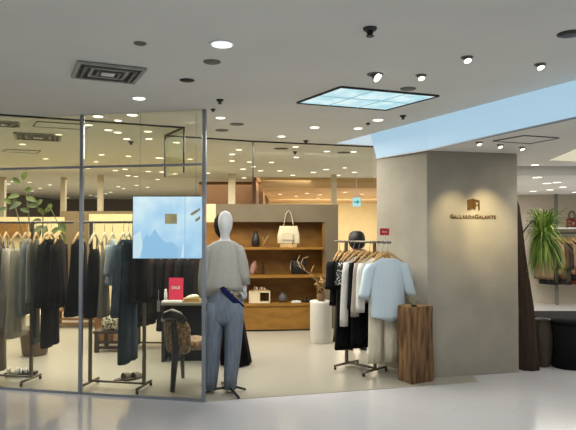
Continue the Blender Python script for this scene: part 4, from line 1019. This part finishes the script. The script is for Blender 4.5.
nt.links.new(ad.outputs[0], rp.inputs[0]); nt.links.new(rp.outputs[0], bs.inputs['Emission Color']); bs.inputs['Emission Strength'].default_value = 1.2; bs.inputs['Base Color'].default_value = (.02, .02, .02, 1)
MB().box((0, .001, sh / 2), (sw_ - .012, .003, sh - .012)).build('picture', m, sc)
u_ = sw_ / 70.0
em2 = emit('reflection_pale_shape', (196, 222, 242), 1.15); em3 = emit('reflection_blue_shape', (138, 186, 228), 1.15)  # pale and blue tones of the painted reflection
def flat(polys, name, m, y): 
    b = MB()
    for pl_ in polys: b.loft([[Vector(((x - 167.5) * u_, yy, (259 - z) * u_)) for x, z in pl_] for yy in (y, y - .0008)])
    b.build(name, m, sc)
flat([[(143, 258), (143, 242), (147, 234), (150, 237), (155, 229), (160, 237), (166, 243), (172, 242), (178, 247), (178, 258)]], 'reflection_silhouette', em3, -.0012)
flat([[(181, 258), (183, 244), (184, 244), (184, 258)], [(133.5, 236), (141, 231), (143, 246), (140, 258), (133.5, 258)]], 'reflection_highlight', em2, -.0012)
flat([[(184.6, 197), (185.4, 197), (185.4, 258), (184.6, 258)]], 'reflection_seam', em3, -.0022)
flat([[(165, 214), (177, 214), (177, 224), (165, 224)]], 'panel_plaque', mat('tan_card', (216, 200, 158), .7), -.003)
flat([[(190, 214), (200, 208), (200, 210.5), (192, 216)], [(195, 220), (200, 216), (200, 219), (196, 222)]], 'panel_leaf', MATS['tan_card'], -.003)
for x in (-sw_ * .4, sw_ * .4): MB().tube([(x, .02, sh), (x, .02, CZ - a1.z)], .002, 6).build('suspension_cable', M_metal, sc)

# ================================================================== sale table and chair
tdp = 7.15
tl0 = at_d(161, 303, tdp); tl1 = at_d(212, 303, tdp); tz = tl0.z
t = thing('display_table', 'black display table with a pale edge behind the fur chair, carrying the red sale sign', 'table', ((tl0.x + tl1.x) / 2, tdp + .3, .004))
W = tl1.x - tl0.x
MB().box((0, 0, tz - .02), (W, .6, .03)).build('tabletop', mat('table_grey', (120, 116, 104), .4), t, bevel=.003)
for sx_ in (-1, 1):
    MB().box((sx_ * (W / 2 - .02), 0, (tz - .036) / 2), (.035, .56, tz - .036)).build('side_panel', M_black, t)
MB().box((0, .26, (tz - .036) / 2), (W - .08, .02, tz - .037)).build('back_panel', M_black, t)
MB().box((.02, -.20, (tz - .036) / 2), (W - .12, .02, tz - .037)).build('front_panel', M_matte, t)
ss = thing('sale_sign', 'red upright SALE sign on the display table', 'sale sign', (at_d(176, 300, tdp + .16).x, tdp + .16, tz - .0045), -.06)
MB().box((0, 0, .155), (.175, .012, .27), M=Matrix.Rotation(-.06, 4, 'X')).build('card', mat('sale_red', (232, 60, 96), .4, var=.03), ss)
tx = text_part([('SALE', .05, 0)], 'lettering', M_white, ss, .105, z=.155, extrude=.001, bold=.0015, y=-.009)
MB().box((0, .01, .012), (.12, .06, .022)).build('foot', M_white, ss)
p = Vector((at_d(172, 300, tdp + .06).x, tdp + .06, tz - .0045))
L1(MB().box((0, 0, .012), (.24, .07, .024), .02).build('book', M_white, None, loc=p, bevel=.003), 'white flat book lying in front of the red sale sign', 'book')
p = Vector((at_d(192, 300, tdp + .15).x, tdp + .15, tz - .0045))
for i, (m_, w_, lab) in enumerate(((M_hanger, .20, 'tan book at the bottom of the pile right of the sale sign'), (mat('book_ochre', (170, 140, 70), .6), .18, 'ochre book in the pile right of the sale sign'))):
    L1(MB().box((0, 0, .012), (w_, .16, .023), .1 * i).build('book', m_, None, loc=p + Vector((0, 0, .0245 * i)), bevel=.003), lab, 'book')
t = thing('folded_scarf', 'pale crumpled scarf on the book pile right of the sale sign', 'scarf', p + Vector((.0, 0, .0485)))
b = MB(); b.loft([ell((.01 * i, 0, z), w_, d_, 28, .25, 6, i) for i, (z, w_, d_) in enumerate(((0, .07, .055), (.012, .075, .06), (.028, .06, .045), (.04, .03, .02)))]); b.build('cloth', CRM, t, smooth=True)
p = Vector((at_d(164, 300, tdp + .1).x, tdp + .20, tz - .0045))
L1(MB().lathe((0, 0, 0), [(.018, 0), (.02, .005), (.02, .1), (.012, .12), (.012, .15)], 12).build('candle', M_white, None, True, loc=p), 'thin pale candle at the left end of the display table', 'candle')

M_fur = mat('brown_fur', (188, 148, 92), .95, scale=30, rgb2=(74, 50, 30), bump=.9, detail=6, sheen=.5)
M_chair = mat('chair_black', (24, 20, 18), .3, var=.1)
cb = fl(171, 392.5)
ch = thing('fur_chair', 'dark chair with shaggy brown fur back and seat behind the shopfront glass', 'chair', (cb.x + .01, cb.y + .02, .004), math.radians(70))
# the chair faces local +x; one rear leg runs up as the spine of the back, two legs carry the front
MB().tube([(.0, 0, 0), (.025, 0, .18), (.055, 0, .38), (.05, 0, .52), (.02, 0, .66), (.005, 0, .72)], [.024, .030, .034, .034, .030, .026], 14).build('leg', M_chair, ch, smooth=True)
for y in (-.17, .17): MB().tube([(.50, y, 0), (.48, y, .2), (.45, y, .38)], [.018, .023, .026], 12).build('leg', M_chair, ch, smooth=True)
MB().tube([(.03, -.12, .68), (.0, -.07, .735), (-.01, 0, .755), (.0, .07, .735), (.03, .12, .68)], [.03, .046, .052, .046, .03], 14).build('crest_rail', M_chair, ch, smooth=True)
def furry(b, rings, seed):
    r_ = random.Random(seed)
    b.loft([[p + Vector((r_.uniform(-.007, .007), r_.uniform(-.007, .007), r_.uniform(-.007, .007))) for p in r] for r in rings])
b = MB(); furry(b, [ell((xc, 0, z), hw, hd, 40) for z, xc, hw, hd in ((.35, .11, .02, .09), (.37, .105, .04, .125), (.45, .10, .05, .14), (.6, .075, .05, .145), (.67, .06, .045, .13), (.70, .055, .02, .09))], 2); b.build('backrest', M_fur, ch, smooth=True)
b = MB(); furry(b, [ell((.30, 0, z), hw, hd, 44) for z, hw, hd in ((.37, .15, .15), (.385, .2, .215), (.42, .215, .23), (.455, .20, .22), (.47, .14, .15), (.475, .05, .05))], 5); b.build('seat', M_fur, ch, smooth=True)
b = MB(); b.box((.26, 0, .355), (.42, .04, .045)).box((.45, 0, .355), (.03, .36, .045)); b.build('seat_frame', M_chair, ch)
t = thing('price_tag', 'white paper tag hanging from the dark clothes above the fur chair', 'price tag', at_d(158.5, 306, 5.95))
MB().box((0, 0, 0), (.032, .003, .11)).build('card', mat('tag_grey', (170, 168, 164), .6), t); MB().tube([(0, 0, .055), (0, 0, .16)], .002, 5).build('string', M_white, t)

# ================================================================== shop back: low tables, shoes, pouf
def low_bench(loc, W, D, H, m, lab, name='low_bench', slats=3):
    t = thing(name, lab, 'bench', loc)
    MB().box((0, 0, H - .02), (W, D, .035)).build('bench_top', m, t, bevel=.004)
    for sx_ in (-1, 1):
        for sy_ in (-1, 1): MB().box((sx_ * (W / 2 - .04), sy_ * (D / 2 - .04), (H - .04) / 2), (.05, .05, H - .04)).build('leg', m, t)
    for i in range(slats):
        MB().box((0, -(D / 2 - .04), H * (.22 + .24 * i)), (W - .1, .02, .035)).build('stretcher', m, t)
    return t
c0 = fl(108, 353.5)
low_bench((c0.x + .04, c0.y + .26, .004), .48, .5, .28, M_wood_dark, 'low dark wooden bench with slats under the zebra-patterned pouf', slats=2)
zt = thing('patterned_pouf', 'black and white zebra-patterned cushion on the low dark bench', 'pouf', (c0.x + .05, c0.y + .2, .285))
b = MB(); b.loft([[Vector((.17 * k * math.copysign(abs(math.cos(q)) ** .5, math.cos(q)), .17 * k * math.copysign(abs(math.sin(q)) ** .5, math.sin(q)), z)) for q in [2 * PI * j / 32 for j in range(32)]] for z, k in ((0, .92), (.02, 1), (.15, 1.0), (.175, .95), (.18, .8))])
b.build('cover', voronoi_mat('cloth_zebra', (36, 32, 28), (206, 196, 164), 22, 0), zt, smooth=True)
c1 = fl(80, 329)
low_bench((c1.x - .05, c1.y + .3, .004), 1.0, .5, .30, M_wood_mid, 'low light-brown display bench at the back left of the shop', slats=2)
tb_z = .305
for i, px in enumerate((68, 75, 82, 89, 96)):
    q = at_d(px, 320, c1.y + .2)
    if abs(q.x - (c1.x - .05)) < .47:
        sandal((q.x, q.y + .05 * (i % 2), tb_z), 1.2 + .2 * i, ['white shoe at the left end of the low brown bench', 'dark brown shoe second on the low brown bench', 'white shoe in the middle of the low brown bench', 'tan shoe behind the rack post on the low brown bench', 'white shoe at the right end of the low brown bench'][i], [M_white, M_wood_dark, M_white, M_hanger, M_white][i], M_wood_dark, name='shoe')
bx = at_d(107, 319, c0.y + .75)
t = thing('wooden_crate', 'tan wooden crate just above the zebra-patterned cushion', 'crate', (bx.x, bx.y, .004))
MB().box((0, 0, .22), (.26, .26, .43)).build('body', M_wood_mid, t, bevel=.004); MB().box((0, 0, .443), (.28, .28, .014)).build('lid', M_hanger, t)
sandal((bx.x + .04, bx.y, .4545), 1.0, 'black and white striped shoe on the tan wooden crate', M_white, M_black, name='shoe')
c2 = fl(14, 332); 
t = low_bench((c2.x, c2.y + .25, .004), 1.0, .5, .26, M_col, 'low pale display bench at the far left back', slats=0)
tote((at_d(22, 320, c2.y + .2).x, c2.y + .2, .265), 'dark brown bag on the low pale bench at far left', M_wood_dark, .2, .17, .1, .06)
fb = fl(23, 336); tote((fb.x, fb.y, .004), 'small black bag on the floor in front of the low pale bench', M_leather, .14, .09, .09, .03)

# shoes on the floor behind the glass
q = fl(20, 377)
for i, lab in enumerate(('strappy white and black heeled sandal on the floor at left, left of its pair', 'strappy white and black heeled sandal on the floor at left, right of its pair')):
    t = sandal((q.x - .04 + .09 * i, q.y + .03 * i, .03), .25, lab, M_white, M_black)
    MB().tube([(-.10, 0, -.026), (-.10, 0, .002)], [.010, .016], 8).build('heel', M_black, t); MB().box((.06, 0, -.014), (.10, .07, .026)).build('platform', M_black, t)
q = fl(128, 380)
for i, lab in enumerate(('grey slipper on the floor under the denim rack, left of its pair', 'grey slipper on the floor under the denim rack, right of its pair')):
    t = thing('slipper', lab, 'shoes', (q.x - .05 + .10 * i, q.y + .02 * i, .0045), .9)
    b = MB(); b.prism([((.12 * math.cos(a)), (.04 + .008 * math.cos(a)) * math.sin(a)) for a in [2 * PI * j / 24 for j in range(24)]], 0, .018); b.build('sole', M_wood_dark, t)
    b = MB(); b.loft([[Vector((x, .046 * math.cos(a) * k, .015 + .055 * math.sin(a) * k)) for a in [PI * j / 10 for j in range(11)]] for x, k in ((-.0, 1.0), (.05, .95), (.09, .7), (.112, .3))], closed=False); b.build('upper', mat('slipper_grey', (120, 112, 98), .8, var=.15), t, smooth=True)

# leafy plant behind the left rack
lp_d = 7.6; q = at_d(36, 228, lp_d)
t = thing('potted_rubber_plant', 'tall leafy green plant rising behind the left clothes rack', 'plant', (q.x, lp_d, .004))
MB().lathe((0, 0, 0), [(.13, 0), (.15, .02), (.18, .30), (.185, .34), (.165, .34), (.16, .31), (.001, .30)], 28).build('pot', mat('terracotta', (112, 90, 70), .8), t, smooth=True)
b = MB(); b2 = MB()
def leaf(b, base, dv, L_, w_):
    dv = Vector(dv).normalized(); side = dv.cross(Vector((0, -1, .3)))
    side = side.normalized() if side.length > .1 else Vector((1, 0, 0)); nrm = side.cross(dv)
    rows = []
    for i in range(7):
        t_ = i / 6; ww = w_ * math.sin(PI * min(.98, t_ * .9 + .08)) ** .8; c_ = Vector(base) + dv * L_ * t_ - Vector((0, 0, .25 * L_ * t_ * t_))
        rows.append([c_ - side * ww + nrm * ww * .3, c_, c_ + side * ww + nrm * ww * .3])
    b.loft(rows, closed=False)
spx = lambda px: (px - 36) * lp_d / 600
spz = lambda py: CAMZ + (228 - py) * lp_d / 600 - .004
stems = [[(0, 0, .3), (spx(34), .02, 1.1), (spx(26), 0, spz(195)), (spx(22), 0, spz(176))], [(0, 0, .3), (spx(44), -.02, 1.2), (spx(44), -.04, spz(215)), (spx(52), -.06, spz(208)), (spx(61), -.08, spz(225))], [(0, 0, .3), (spx(28), 0, 1.3), (spx(14), 0, spz(204)), (spx(8), 0, spz(208))], [(0, 0, .3), (spx(40), -.1, 1.3), (spx(44), -.12, spz(226))]]
for st in stems: b.tube(st, [.014, .011, .008, .006, .005][:len(st)], 8)
b.build('stem', mat('green_stem', (92, 86, 48), .7), t, smooth=True)
for px, py, dx, dz, L_, w_ in [(24, 180, .3, 1, .16, .055), (20, 184, -.6, .8, .15, .05), (26, 192, .8, .5, .15, .05), (20, 196, -1, .1, .16, .05), (27, 198, 1, -.1, .16, .05), (22, 203, -.8, -.3, .16, .05), (28, 206, 1, .2, .16, .045), (33, 207, .8, .8, .14, .045), (38, 206, .5, 1, .14, .045), (12, 204, -.7, .8, .14, .045), (8, 208, -1, -.3, .15, .045), (15, 204, .2, 1, .12, .04),
        (44, 214, -.4, 1, .14, .045), (46, 212, .7, .6, .13, .045), (42, 220, -1, -.2, .15, .05), (44, 226, -.9, -.6, .16, .05), (42, 230, -.5, -1, .16, .05), (46, 226, .4, -1, .13, .045), (61, 222, .5, -.8, .14, .07), (62, 232, .3, -1, .15, .06), (60, 228, -.8, -.5, .13, .05), (50, 210, .2, 1, .12, .045), (38, 232, -.9, -.6, .14, .05), (30, 212, -.6, .4, .14, .045)]:
    leaf(b2, (spx(px), -.03, spz(py)), (dx, random.uniform(-.5, .1), dz), L_ * .92, w_ * .72)
b2.build('leaves', mat('plant_leaf', (112, 128, 52), .45, scale=9, rgb2=(42, 58, 22)), t, smooth=True)
# warm niche on the far left shop wall
nq = at_d(12, 229, 10.55)
t = thing('wall_niche', 'warm orange lit display niche on the shop wall at far left', 'niche', (nq.x, 10.545, nq.z))
MB().box((0, 0, 0), (.55, .06, .24)).build('box', M_wood_niche, t); MB().box((0, -.035, .11), (.5, .01, .012)).build('light_strip', emit('niche_strip', (255, 200, 110), 3.0), t)
